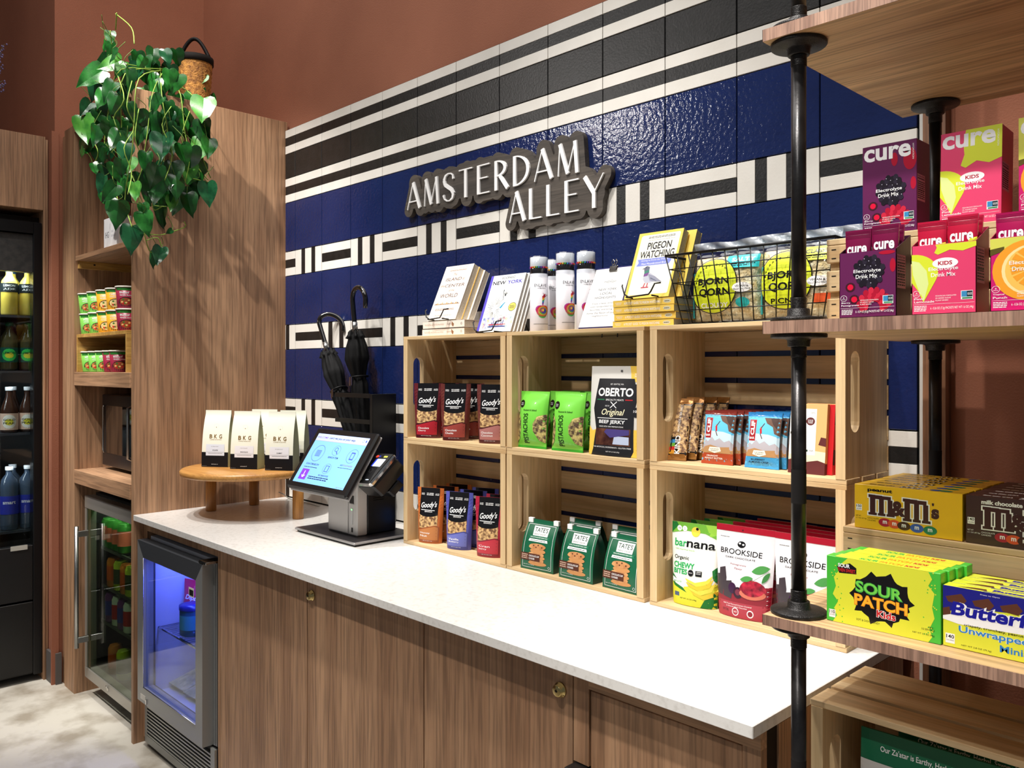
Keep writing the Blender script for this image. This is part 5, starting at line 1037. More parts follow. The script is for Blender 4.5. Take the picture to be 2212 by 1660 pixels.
for kind, x, cn in fr:
    r = cure(kind, False); setp(r, x, -.628, zm, 0, 0, 'open %s drink mix display box on the middle pipe shelf' % cn, 'box', 'drink mix display boxes')
    pk = packet(kind)
    for i, (dx, dy) in enumerate(((-.0185, .014), (.0185, .013), (-.0165, .030), (.0195, .028))):
        lb = '%s drink mix packet, %s %s in the open %s box' % (cn, ('front', 'rear')[i > 1], ('left', 'right')[i % 2], cn)
        if i == 0: setp(pk, x + dx, -.628 + dy, zm + .0095, 0, -.02, lb, 'packet', 'drink mix packets')
        else: place(pk, (x + dx, -.628 + dy, zm + .0095 + .003 * (i % 2)), 0, lb, -.02, 'drink mix packets')
zr = zm + .1265
for kind, x, cn, lean, y in (('berry', 2.6665, 'dark purple', 0, -.526), ('pink', 2.7725, 'pink', -.045, -.524), ('trop', 2.870, 'magenta and yellow', 0, -.526)):
    r = cure(kind, True); setp(r, x, y, zr, (0, .0, 0)[0], lean, 'tall closed %s drink mix box standing on the slatted riser' % cn, 'box', 'tall drink mix boxes')
# candy boxes on the low shelf
GRN = mat((70, 190, 60), .38, coat=.2); YL = mat((222, 226, 60), .38, coat=.2)
def sour():
    Wd, H, D = .154, .093, .0228; r, c = carton('gummy_candy_box', Wd, H, D, GRN); rd = random.Random(8)
    c.poly([(.06, 0), (.10, .1), (.07, .2), (.11, .32), (.06, .42), (.09, .55), (.07, .68), (.12, .8), (.15, .92), (.2, 1), (.9, 1), (.93, .9), (.9, .8), (.95, .7), (.93, .5), (.95, .35), (.91, .2), (.93, .08), (.9, 0)], YL)
    for k in range(70): x = rd.choice([rd.uniform(.05, .16), rd.uniform(.86, .97)]); c.ell(x, rd.random(), .006, .011, rd.choice((GRN, YL)), 5)
    P = [(.50 + .25 * math.cos(2 * PI * k / 40) * (1 + .16 * (k % 4 == 0) + .06 * math.sin(k * 3)), .48 + .34 * math.sin(2 * PI * k / 40) * (1 + .2 * (k % 4 == 0) + .05 * math.sin(k * 5))) for k in range(40)]; c.poly(P, FB)
    G2 = mat((70, 176, 70), .4); G3 = mat((120, 214, 80), .4); O2 = mat((240, 150, 30), .4)
    c.text('SOUR', .27, .52, .69, .70, G2, .05, 0, 0, -.03); c.text('SOUR', .275, .535, .685, .69, G3, .01, 0, 0, -.03); c.text('PATCH', .26, .32, .73, .50, O2, .05, 0, 0, -.02); c.text('PATCH', .265, .335, .725, .49, mat((248, 186, 50), .4), .01, 0, 0, -.02)
    c.text('Kids', .46, .20, .63, .315, WT, .07, 0, 0, -.01); c.text('Kids', .462, .205, .628, .31, RED, .03, 0, 0, -.01)
    c.poly([(.10, .86), (.22, .93), (.28, .87), (.28, .78), (.12, .76)], FB); c.text('SOUR', .11, .85, .22, .91, WT, .03); c.text('THEN SWEET.', .105, .785, .275, .84, RED, .03); c.rect(.025, .06, .085, .18, WT); c.text('110', .03, .12, .08, .17, FB, .02); c.text('CALORIES', .03, .09, .08, .11, FB)
    c.text('SOFT & CHEWY CANDY', .28, .095, .49, .125, FB); c.text('About', .90, .205, .94, .23, FB); c.text('3.5 SERVINGS', .845, .165, .95, .19, FB); c.text('NET WT 3.5 OZ (99g)', .77, .085, .95, .115, FB)
    c.build('front_print', r); t = topcard(Wd, H, D); t.rect(.08, 0, .94, 1, YL); t.text('SOUR', .28, .25, .45, .75, G2, .05); t.text('PATCH', .46, .25, .66, .75, O2, .05); t.text('KIDS', .68, .3, .80, .72, RED, .05); t.build('top_print', r); s = sidecard(Wd, H, D); s.poly([(.3, .3), (.7, .3), (.6, .7), (.4, .7)], mat((150, 60, 40), .5)); s.build('side_print', r); return r
r = sour(); sg = 'yellow and green gummy candy boxes'; wds = ('second', 'third', 'hindmost')
setp(r, 2.683, -.596, zlw, 0, 0, 'yellow and green gummy candy box, frontmost of its row on the low pipe shelf', 'candy box', sg)
for i in range(3): place(r, (2.683 + (.003, .006, .010)[i], -.596 + .0232 * (i + 1), zlw), 0, 'yellow and green gummy candy box, %s of its row' % wds[i], 0, sg)
BLU = mat((30, 30, 130), .38); CHO = mat((92, 52, 36), .4)
def butter():
    Wd, H, D = .158, .079, .0228; r, c = carton('peanut_candy_box', Wd, H, D, YL)
    c.rect(0, .78, 1, 1, BLU); c.poly([(0, .52), (.14, .60), (1, .76), (1, .46), (.12, .40), (0, .44)], WT); c.poly([(0, .5), (.0, .8), (1, .8), (1, .74), (.5, .74), (.1, .66)], BLU)
    for a in (.02, .22, .42, .62): c.poly([(a, .82), (a + .12, .90), (a + .16, .80), (a + .13, .72), (a + .02, .74)], CHO)
    c.poly([(0, .62), (.05, .66), (.06, .54), (0, .5)], CHO); c.poly([(.86, .1), (.93, .16), (1, .12), (.96, .03)], mat((206, 140, 60), .5))
    for k_, mm in ((.09, WT), (.035, mat((26, 26, 150), .35))): c.text('Butterfinger', .06, .47, 1.0, .76, mm, k_, .12)
    c.text('crispety, crunchety, peanut-buttery!', .16, .38, .72, .43, FB, .01, 0, 0, .0); c.text('Unwrapped', .12, .24, .62, .38, WT, .05); c.text('Unwrapped', .12, .24, .62, .38, mat((50, 130, 200), .4), .02); c.text('Minis', .42, .09, .62, .20, mat((50, 130, 200), .4), .02)
    c.text('Press to Open', .28, .93, .42, .955, WT); c.rect(.02, .06, .09, .22, WT); c.text('140', .025, .14, .085, .20, FB, .02); c.text('CALORIES', .025, .10, .085, .12, FB); c.text('NET WT 2.8 OZ (79.3g)', .14, .05, .36, .08, FB)
    c.build('front_print', r); t = topcard(Wd, H, D); t.text('Butterfinger', .35, .25, .85, .8, mat((26, 26, 150), .35), .05); t.poly([(.1, .2), (.2, .5), (.3, .6), (.32, .2)], CHO); t.rect(.3, .05, 1, .15, BLU); t.build('top_print', r); return r
r = butter(); sg = 'blue and yellow peanut candy boxes'
setp(r, 2.841, -.594, zlw, 0, 0, 'blue and yellow peanut candy box, frontmost, cut by the right picture edge', 'candy box', sg)
for i in range(3): place(r, (2.841 + (.002, .006, .004)[i], -.594 + .0234 * (i + 1), zlw), 0, 'blue and yellow peanut candy box, %s of its row' % wds[i], 0, sg)
YM = mat((240, 190, 30), .38, coat=.2); BM_ = mat((66, 40, 40), .38, coat=.2)
def slabm(c, x, y, w, h, m, o):
    """slab-serif lower-case m"""
    e = o
    def R(a, b, d, f): c.rect(x + a * w - e, y + b * h - e * 2, x + d * w + e, y + f * h + e * 2, m)
    R(0, .86, .26, 1); R(.06, 0, .26, 1); R(0, 0, .32, .12); R(.40, 0, .58, .85); R(.36, 0, .64, .12); R(.72, 0, .90, .80); R(.68, 0, .98, .12)
    R(.2, .80, .52, .99); R(.52, .80, .84, .97)
def mmbox(base, word_, side):
    Wd, H, D = .156, .068, .0268; r, c = carton('chocolate_candy_box', Wd, H, D, base); fg = FB if word_ == 'peanut' else WT; MM = mat((66, 32, 34), .4)
    c.text(word_, .13, .84, .37 if word_ == 'peanut' else .46, .93, fg, .04)
    for e, m in ((.012, WT), (0, MM)): slabm(c, .14, .33, .26, .46, m, e); slabm(c, .47, .28, .26, .50, m, e); c.text('&', .36, .36, .50, .70, m, .09 if e else .05); c.text('s', .73, .40, .80, .62, m, .12 if e else .07); c.text("'", .735, .68, .755, .74, m, .1 if e else .05)
    for k, (a, q) in enumerate(zip((.30, .39, .48, .60, .72), ((176, 44, 60), (222, 90, 50), (74, 46, 36), (58, 92, 180), (30, 130, 90)))): c.ell(a, .19 - .012 * k, .062, .095, mat(q, .25), 20); c.text('m', a - .02, .16 - .012 * k, a + .02, .23 - .012 * k, WT, .03)
    c.text('CHOCOLATE', .13, .235, .24, .265, fg); c.text('CANDIES', .13, .185, .21, .215, fg); c.rect(.015, .40, .075, .54, WT); c.text('150' if word_ == 'peanut' else '140', .02, .47, .07, .53, FB, .02); c.text('CALORIES', .02, .42, .07, .45, FB); c.text('NET WT', .015, .26, .065, .29, fg); c.text('3.1 OZ (87.9g)', .015, .205, .12, .235, fg)
    c.build('front_print', r); t = topcard(Wd, H, D); t.micro(.12, .3, .36, .7, fg, 1, 2, 3); 
    for k in range(4): t.rect(.42 + .05 * k, .2, .455 + .05 * k, .8, FB if word_ == 'peanut' else WT); t.rect(.425 + .05 * k, .3, .44 + .05 * k, .55, WT if word_ == 'peanut' else FB)
    t.ell(.75, .5, .06, .3, mat((58, 92, 180), .3), 12); t.ell(.83, .5, .06, .3, mat((30, 130, 90), .3), 12); t.build('top_print', r); return r
wz = zlw + .1125; wd7 = ('second', 'third', 'fourth', 'fifth', 'sixth', 'hindmost')
for bs, wo, x, cn, sg in ((YM, 'peanut', 2.665, 'yellow', 'yellow peanut chocolate candy boxes'), (BM_, 'milk chocolate', 2.8255, 'dark brown', 'dark brown milk chocolate candy boxes')):
    r = mmbox(bs, wo, None); setp(r, x, -.458, wz, 0, 0, '%s chocolate candy box, frontmost of its row on the slatted riser' % cn, 'candy box', sg)
    for i in range(6): place(r, (x + .001 * (i % 3), -.458 + .0275 * (i + 1), wz), 0, '%s chocolate candy box, %s of its row' % (cn, wd7[i]), 0, sg)
# green seasoning bags in the lowest crate
ZG = mat((20, 104, 70), .35, coat=.2); ZW = mat((206, 204, 200), .4)
r, c = pouch('seasoning_chips_bag', .21, .27, .045, (ZG, ZG, ZG), .97, .93)
c.rect(.0, .0, 1, .83, ZW); c.text("Our Za'atar is Earthy, Herbal, Savory & Tangy!", .14, .885, .90, .925, WT, .01); c.text('VEGAN + CHICKPEA', .3, .79, .6, .806, GREY); c.build('front_print', r); r2n = 'green seasoned chips bags'
zz_ = .5485 + .0105
setp(r, 2.712, -.486, zz_, .03, -.04, 'green and white seasoned chips bag, frontmost in the lowest crate', 'bag', r2n)
place(r, (2.745, -.425, zz_ + .004), .02, 'green and white seasoned chips bag, middle one in the lowest crate', -.03, r2n)
place(r, (2.762, -.36, zz_ + .006), .0, 'green and white seasoned chips bag, hindmost in the lowest crate', -.02, r2n)
# ------------------------------------------------------------------ shelf bay contents
pl = empty('white_block_sign', (-.385, -.60, 1.852), 0, 'white block sign with thin grey lettering on the top shelf of the bay', 'sign')
MB().box(0, 0, 0, .165, .05, .122, mat((238, 238, 240), .35), bev=.001).build('block', pl)
c = Card(.165, .122, lambda X, Z, d: Vector((X, -d, Z))); c.text('IHG', .10, .36, .34, .56, LGY); c.line(.42, .12, .42, .80, .0006, LGY); c.line(.40, .64, .42, .82, .0008, LGY); c.text('ONE', .50, .50, .64, .57, mat((170, 170, 178), .5)); c.text('REWARDS', .50, .36, .82, .43, mat((170, 170, 178), .5)); c.build('lettering', pl)
bx = empty('bamboo_box', (-.652, -.622, 1.3625), 0, 'open bamboo box shelf holding a row of soup cups', 'box'); BWd, BH = .578, .158
for nm_, q in (('top_board', (0, 0, BH - .014, BWd, .2, BH)), ('side_board', (0, 0, 0, .012, .2, BH - .0145)), ('side_board', (BWd - .012, 0, 0, BWd, .2, BH - .0145))): MB().box(*q, BAMBOO, bev=.0006).build(nm_, bx)
SOUP = {'green': ((120, 190, 80), 'light green'), 'yellow': ((222, 160, 40), 'mustard yellow'), 'beef': ((140, 34, 60), 'maroon')}
def cup(kind):
    col, nm_ = SOUP[kind]; m = mat(col, .4); r = empty('soup_cup', (0, 0, 0)); h = .086; R0, R1 = .029, .0375
    MB().lathe([(.001, 0), (R0, 0), (R0 + .001, .002), (R1, h - .004), (.001, h - .004)], m, 28, cap=False).build('cup_body', r)
    MB().lathe([(R1 - .001, h - .006), (R1 + .002, h - .006), (R1 + .002, h - .001), (R1, h), (.001, h)], mat((220, 214, 204), .45), 28, cap=False).build('lid', r)
    def fn(X, Z, d): a = -PI / 2 + (X - .04) / .036; Rr = R0 + (R1 - R0) * Z / h + d; return Vector((Rr * math.cos(a), Rr * math.sin(a), Z))
    c = Card(.08, h, fn, step=.008); c.rect(.0, .80, .9, .92, mat((50, 130, 50), .4)); c.micro(.1, .82, .8, .9, mat((20, 60, 30), .4), 2, 2, 3)
    c.text({'green': 'Market', 'yellow': 'Chicken', 'beef': 'Beef'}[kind], .2, .66, .66, .75, WT, .02); c.text('Grain Soup', .2, .54, .80, .62, WT, .02)
    c.ell(.5, .27, .40, .24, mat((30, 28, 30), .4), 20); c.ell(.5, .30, .33, .17, {'green': mat((196, 120, 70), .5), 'yellow': mat((236, 210, 150), .5), 'beef': mat((150, 74, 48), .5)}[kind], 16); rd = random.Random(4)
    for k in range(10): c.ell(.5 + rd.uniform(-.22, .22), .30 + rd.uniform(-.1, .1), .06, .04, mat(((190, 40, 40), (60, 120, 50), (230, 190, 120))[k % 3], .5), 7)
    c.build('label_print', r); return r
CUP = {k: cup(k) for k in SOUP}; used = set()
def putcup(kind, u, y, z, lb, rz=None):
    p = at(u, y=y); rz = math.atan2(CAM.y - y, CAM.x - p.x) + PI / 2
    if kind not in used: used.add(kind); setp(CUP[kind], p.x, y, z, rz, 0, lb, 'cup', 'soup cups in the shelf bay')
    else: place(CUP[kind], (p.x, y, z), rz, lb, 0, 'soup cups in the shelf bay')
od = ('leftmost', 'second from left', 'middle', 'second from right', 'rightmost')
for lv, (z, rw, ks, us_) in enumerate(((1.3625 + BH + .0005, 'lower row on the bamboo box', ('green', 'green', 'yellow', 'yellow', 'beef'), (193, 212, 231, 251, 273)), (1.3625 + BH + .0870, 'upper row on the bamboo box', ('green', 'green', 'yellow', 'yellow', 'beef'), (190, 209, 229, 250, 272)), (1.3630, 'row inside the bamboo box', ('green', 'green', 'green', 'beef', 'beef'), (196, 211, 227, 243, 258)))):
    for i in range(5): putcup(ks[i], us_[i], -.583 if lv < 2 else -.572, z, '%s soup cup, %s in the %s' % (SOUP[ks[i]][1], od[i], rw))
# microwave
mw = empty('microwave', (-.62, -.53, .951), 0, 'dark microwave oven on the thick middle shelf of the bay', 'microwave'); MWB = mat((34, 33, 35), .3, .4)
MB().box(0, .02, .014, .545, .42, .316, MWB, bev=.004).build('body', mw); MB().box(.0, 0, .014, .40, .0195, .316, mat((44, 42, 44), .3, .5), bev=.004).build('door', mw)
MB().box(.05, -.0015, .07, .36, 0, .27, mat((8, 8, 9), .06, coat=1), bev=.0006).build('window', mw); MB().tube([(.036, -.004, .27), (.028, -.006, .262), (.028, -.006, .08), (.036, -.004, .07)], .003, STEEL, 8).build('door_trim', mw)
MB().tube([(.385, -.002, .28), (.385, -.03, .27), (.385, -.03, .07), (.385, -.002, .06)], .006, STEEL, 10).build('handle', mw); MB().box(.402, 0, .014, .545, .0195, .316, mat((14, 14, 15), .2), bev=.003).build('control_panel', mw)
for x in (.04, .5): MB().box(x - .012, .05, .0005, x + .012, .08, .0135, BLACK).build('foot', mw)
# beverage cooler under the bay
d = bpy.data.lights.new('cooler_fill', 'AREA'); d.shape = 'RECTANGLE'; d.size = .5; d.size_y = .03; d.energy = 1.8; d.color = (.95, 1, .9); o = bpy.data.objects.new('cooler_fill', d); C.objects.link(o); o.location = (-.33, -.55, .83); o.rotation_euler = (.35, 0, 0)  # added lamp, put in so the cans show behind the glass
bc = empty('beverage_cooler', (-.62, -.60, 0), 0, 'stainless framed glass-door beverage cooler under the shelf bay', 'refrigerator')
IN = mat((36, 34, 34), .6); q = [(0, .045, .06, .012, .55, .85), (.568, .045, .06, .58, .55, .85), (.012, .53, .06, .568, .55, .85), (.012, .045, .06, .568, .53, .10), (.012, .045, .835, .568, .53, .85)]
m = MB(); [m.box(*a, IN) for a in q]; tag(m.build('cabinet_shell', bc)); SST = mat((160, 156, 148), .32, .5)
MB().box(0, 0, .79, .58, .04, .842, SST, bev=.002).build('door_rail', bc); MB().box(0, 0, .078, .58, .04, .122, SST, bev=.002).build('door_rail', bc); MB().box(0, .001, .123, .022, .04, .789, SST).build('door_stile', bc); MB().box(.558, .001, .123, .58, .04, .789, SST).build('door_stile', bc)
MB().box(.0225, .004, .123, .5575, .008, .789, GLASSG).build('door_glass', bc); MB().tube([(.045, -.045, .218), (.045, -.045, .722)], .0085, STEEL, 16).build('door_handle', bc)
for z in (.250, .690): MB().box(.037, -.042, z - .012, .053, -.0005, z + .012, STEEL, bev=.001).build('handle_mount', bc)
MB().box(.27, -.002, .095, .29, 0, .107, CHROME).lathe([(.005, 0), (.005, .004)], CHROME, 12, Matrix.Translation((.28, -.0025, .113)) @ Matrix.Rotation(PI / 2, 4, 'X')).build('door_lock', bc)
for z in (.30, .45, .61):
    m = MB(); m.box(.015, .06, z, .565, .068, z + .012, STEEL); m.box(.015, .5, z, .565, .508, z + .006, STEEL)
    for k in range(14): m.box(.03 + .039 * k, .062, z + .002, .034 + .039 * k, .505, z + .005, STEEL)
    m.build('wire_shelf', bc)
def can(col, lab, Rr=.029, h=.12, name='drink_can', cat='can', grp='cans in the beverage cooler', stripe=None):
    r = empty(name, (0, 0, 0)); MB().lathe([(.001, 0), (Rr * .8, 0), (Rr, .006), (Rr, h - .012), (Rr * .82, h - .002), (Rr * .82, h), (Rr * .7, h - .001), (.001, h - .001)], mat(col, .3, .3), 24, cap=False).build('can_body', r)
    MB().lathe([(Rr + .0004, h * .25), (Rr + .0004, h * .75)], mat(lab, .35), 24, cap=False).build('can_band', r); return r
cs = [((240, 130, 40), (226, 90, 30)), ((210, 220, 60), (60, 70, 40)), ((230, 226, 220), (190, 40, 40)), ((70, 150, 60), (240, 120, 90)), ((120, 60, 130), (60, 60, 150))]
K = [can(*a) for a in cs]; first_ = [True] * 5
cn = ('orange', 'yellow-green', 'white and red', 'green', 'purple')
for z, rw, ks, us_ in ((.6225, 'top shelf', (3, 3, 3, 3), (236, 247, 258, 270)), (.4625, 'second shelf', (0, 1, 0, 1), (247, 262, 276, 287)), (.3125, 'third shelf', (4, 2, 4, 2), (243, 258, 270, 283)), (.1015, 'cooler floor', (0, 1), (250, 268))):
    for j, (k, u) in enumerate(zip(ks, us_)):
        p = at(u, y=-.515); lb = '%s drink can behind the cooler door, %s, %s from the left' % (cn[k], rw, ('first', 'second', 'third', 'fourth')[j])
        if p.x > -.09: p.x = -.09 - .001 * j
        if first_[k]: first_[k] = False; setp(K[k], p.x, -.515, z, 0, 0, lb, 'can', 'cans in the beverage cooler')
        else: place(K[k], (p.x, -.515, z), 0, lb)
# ------------------------------------------------------------------ freezer under the counter, door ajar of the cabinet face
fz = empty('countertop_freezer', (.041, -.624, 0), 0, 'small steel glass-door freezer glowing blue, built in under the counter', 'freezer')
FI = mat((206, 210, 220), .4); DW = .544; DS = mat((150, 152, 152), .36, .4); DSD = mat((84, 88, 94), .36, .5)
m = MB(); [m.box(*a, FI) for a in ((.006, .045, .17, .03, .50, .765), (.53, .045, .17, .555, .50, .765), (.03, .48, .17, .53, .50, .765), (.03, .045, .17, .53, .48, .20), (.03, .045, .74, .53, .48, .765))]; m.build('inner_cabinet', fz)
z0, z1, gx0_, gx1_, gz0_, gz1_ = .178, .757, .054, .494, .235, .699
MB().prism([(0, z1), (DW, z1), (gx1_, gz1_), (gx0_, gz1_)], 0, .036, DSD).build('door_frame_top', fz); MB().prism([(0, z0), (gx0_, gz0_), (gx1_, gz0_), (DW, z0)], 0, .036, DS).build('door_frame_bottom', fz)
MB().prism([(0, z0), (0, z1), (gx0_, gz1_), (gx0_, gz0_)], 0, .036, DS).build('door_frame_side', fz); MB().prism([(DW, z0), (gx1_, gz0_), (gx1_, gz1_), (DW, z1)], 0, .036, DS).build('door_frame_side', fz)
MB().box(gx0_ + .0005, .008, gz0_ + .0005, gx1_ - .0005, .011, gz1_ - .0005, GLASS).build('door_glass', fz)
MB().tube([(gx0_ + .001, -.0006, gz0_ + .001), (gx1_ - .001, -.0006, gz0_ + .001)], .0016, CHROME, 6).tube([(gx0_ + .001, -.0006, gz0_ + .001), (gx0_ + .001, -.0006, gz1_)], .0014, CHROME, 6).build('glass_bead', fz)
G7 = mat((70, 70, 72), .7); MB().box(.01, .0365, z0 + .006, gx0_ - .004, .0445, z1 - .006, G7).box(gx1_ + .004, .0365, z0 + .006, DW - .004, .0445, z1 - .006, G7).box(gx0_ - .004, .0365, z0 + .006, gx1_ + .004, .0445, gz0_ - .004, G7).box(gx0_ - .004, .0365, gz1_ + .004, gx1_ + .004, .0445, z1 - .006, G7).build('gasket', fz); MB().box(DW - .03, .0, z1 + .001, DW + .024, .06, z1 + .010, CHROME, bev=.002).build('hinge', fz)
MB().box(.03, -.001, z0 + .012, .075, 0, z0 + .030, mat((220, 216, 206), .4)).build('name_badge', fz); MB().box(.084, -.004, z0 + .006, .090, 0, z0 + .022, CHROME).build('door_lock', fz); MB().box(gx1_ - .05, -.0008, gz1_ - .06, gx1_ - .012, 0, gz1_ - .03, mat((220, 220, 200), .5)).box(gx1_ - .045, -.0014, gz1_ - .055, gx1_ - .015, -.0009, gz1_ - .036, DK).build('warning_sticker', fz)
MB().box(DW + .001, .036, z0, DW + .012, .04, z1 + .01, DS).box(DW + .016, .037, z0, DW + .022, .045, z1 + .01, DS).build('cabinet_edge_trim', fz)
g_ = MB().box(-.001, .034, .018, .575, .037, .172, mat((44, 44, 46), .6)); g_.build('grille_plate', fz)
for k in range(9): MB().box(.02, .026, .046 + .0125 * k, .545, .0335, .0515 + .0125 * k, mat((160, 162, 158), .35, .7)).build('grille_slat', fz)
for q in ((-.001, .026, .018, .575, .0335, .044), (-.001, .026, .0445, .0195, .0335, .172), (.5455, .026, .0445, .575, .0335, .172)): MB().box(*q, mat((150, 152, 148), .4, .6)).build('grille_frame', fz)
m = MB(); m.box(.035, .06, .43, .525, .066, .436, CHROME); m.box(.035, .44, .43, .525, .446, .436, CHROME); m.box(.035, .06, .43, .041, .446, .436, CHROME)
for k in range(22): m.box(.05 + .0215 * k, .06, .432, .053 + .0215 * k, .446, .435, CHROME)
m.build('wire_shelf', fz)
MB().lathe([(.006, 0), (.006, .02), (.012, .021), (.012, .026), (.001, .026)], WHITE, 16, Matrix.Translation((.20, .479, .60)) @ Matrix.Rotation(PI / 2, 4, 'X')).build('shelf_peg', fz)
d = bpy.data.lights.new('freezer_light', 'AREA'); d.shape = 'RECTANGLE'; d.size = .40; d.size_y = .05; d.energy = 5.5; d.color = (.12, .16, 1); o = bpy.data.objects.new('freezer_light', d); C.objects.link(o); o.parent = fz; o.location = (.28, .10, .735); o.rotation_euler = (.5, 0, 0)
rb = mat((200, 30, 70), .3, coat=.3); r, c = pouch('frozen_treat_bag', .14, .165, .05, (rb, rb, rb), .95, .92); c.text('Dippin', .15, .55, .8, .68, WT, .03, .2); c.text('Bites', .3, .40, .8, .52, WT, .03, .2); c.build('front_print', r); setp(r, .175, -.465, .4375, .3, -.05, 'red frozen snack bag on the freezer wire shelf', 'bag')
r = can((40, 90, 120), (60, 150, 170), .042, .10, 'ice_cream_tub', 'tub'); MB().lathe([(.044, .092), (.044, .106), (.001, .106)], mat((30, 40, 120), .3), 24, cap=False).build('lid', r); setp(r, .255, -.515, .4375, 0, 0, 'round teal ice cream tub in front of the red bag in the freezer', 'tub')
wb = mottled('frozen_packet', (214, 206, 160), (150, 160, 120), 40, .4, .4, 60, .001); nbars = ('left', 'middle', 'right')
for j in range(3):
    r, c = pouch('frozen_bar_packet', .12, .22, .03, (wb, wb, wb), 1, .92, pillow=True); c.text('BREAKFAST', .15, .5, .85, .6, mat((120, 60, 60), .5), .02); c.build('front_print', r); setp(r, .13 + .125 * j, -.52, .2185, .05, -1.35, 'pale frozen packet lying on the freezer floor, %s of three' % nbars[j], 'packet', 'frozen packets')
# ------------------------------------------------------------------ black drinks fridge, far left
fd = empty('drinks_fridge', (-1.25, -1.2, 0), 0, 'tall black glass-door drinks fridge with bottles at the far left edge', 'refrigerator'); FBK = mat((12, 12, 14), .3)
m = MB(); [m.box(*a, FBK) for a in ((-1.55, -.70, .02, -.99, -.6775, 2.05), (-1.58, -1.74, .02, -1.55, -.6775, 2.05), (-1.55, -1.74, .02, -.99, -1.70, 2.05), (-1.55, -1.70, 1.83, -.99, -.70, 2.05), (-1.55, -1.70, .02, -.99, -.70, .62))]; W(m.build('cabinet'), fd)
W(MB().box(-.989, -.7125, .03, -.935, -.678, 2.02, FBK, bev=.003).build('door_stile'), fd); W(MB().box(-.989, -1.74, .03, -.935, -1.70, 2.02, FBK, bev=.003).build('door_stile'), fd)
W(MB().box(-.989, -1.6995, 1.97, -.935, -.713, 2.02, FBK).build('door_rail'), fd); W(MB().box(-.985, -1.6995, 1.80, -.945, -.713, 1.965, mottled('sign_panel', (40, 38, 36), (20, 20, 20), 40)).build('header_panel'), fd)
W(MB().box(-.985, -1.6995, .36, -.940, -.713, .60, mat((26, 26, 27), .35), bev=.002).build('lower_panel'), fd); W(MB().box(-.985, -1.6995, .04, -.938, -.713, .352, mat((18, 18, 19), .35), bev=.002).build('lower_panel'), fd)
W(MB().box(-.9395, -.80, .585, -.937, -.735, .605, mat((190, 190, 180), .4)).build('door_badge'), fd)
W(MB().box(-.952, -1.6995, .605, -.949, -.713, 1.80, GLASS).build('door_glass'), fd)
FSH = ((1.613, 'top'), (1.369, 'second'), (1.094, 'third'), (.665, 'lowest'))
for z, w_ in FSH: W(MB().box(-1.5, -1.69, z - .012, -.995, -.702, z - .002, mat((60, 64, 72), .4)).build('shelf'), fd)
W(MB().box(-.994, -1.69, .66, -.992, -.702, .69, GLASS).build('shelf_guard'), fd)
for z in (1.80, 1.34, .98):
    d = bpy.data.lights.new('fridge_lamp', 'AREA'); d.shape = 'RECTANGLE'; d.size = .03; d.size_y = .8; d.energy = 5 if z > 1.5 else 1.2; d.color = (.85, .93, 1); o = bpy.data.objects.new('fridge_lamp', d); C.objects.link(o); o.location = (-1.0, -1.15, z); o.rotation_euler = (0, .9, 0)
def bottle(prof, liquid, capc, lab, z0, z1, R, txt, tc, disc=None):
    r = empty('drink_bottle', (0, 0, 0)); H = prof[-1][1]
    MB().lathe(prof, liquid, 28, cap=False).build('bottle', r); MB().lathe([(prof[-1][0] + .003, H), (prof[-1][0] + .003, H + .016), (.001, H + .016)], mat(capc, .4), 20, cap=False).build('cap', r)
    c = Card(2 * R, H, lambda X, Z, d: Vector(((R + .0006 + d) * math.cos(-PI / 2 + (X - R) / R), (R + .0006 + d) * math.sin(-PI / 2 + (X - R) / R), Z)), step=.01)
    a, b = z0 / H, z1 / H; c.rect(-.5, a, 1.5, b, mat(lab, .4))
    if disc: c.ell(.5, (a + b) / 2, .42, (b - a) * .42, mat(disc, .4), 20); c.ell(.5, (a + b) / 2 - .01, .25, (b - a) * .2, mat((230, 220, 60), .4), 12)
    for i, t in enumerate(txt): c.text(t, .15, (a + b) / 2 + (.02 - .08 * i), .85, (a + b) / 2 + .07 - .08 * i, mat(tc, .4), .02)
    c.build('label_print', r); return r
BT = [(bottle([(.001, 0), (.030, 0), (.033, .006), (.033, .13), (.030, .15), (.014, .175), (.013, .190)], mat((246, 216, 90), .2, coat=.5), (40, 70, 90), (30, 40, 40), .10, .14, .033, ('LEMON', 'ADE'), (240, 240, 230)), 'yellow lemonade bottle', 'top'),
      (bottle([(.001, 0), (.030, 0), (.034, .008), (.034, .12), (.030, .15), (.014, .18), (.013, .195)], mat((70, 66, 40), .1, coat=.6), (20, 90, 60), (20, 80, 70), .035, .10, .034, ('LEMON',), (20, 70, 30), (60, 200, 90)), 'green-labelled amber bottle', 'second'),
      (bottle([(.001, 0), (.032, 0), (.034, .008), (.034, .09), (.030, .115), (.014, .16), (.013, .185)], mat((60, 36, 26), .1, coat=.6), (220, 220, 220), (226, 190, 170), .012, .085, .034, ('GOLD', 'PEAK'), (60, 60, 50), (240, 236, 226)), 'dark bottle with white label', 'third'),
      (bottle([(.001, 0), (.034, 0), (.036, .006), (.036, .19), (.032, .22), (.014, .245), (.013, .262)], mat((64, 78, 98), .08, coat=.8), (230, 232, 236), (40, 50, 160), .07, .15, .036, ('smart',), (240, 240, 245)), 'clear water bottle', 'lowest')]
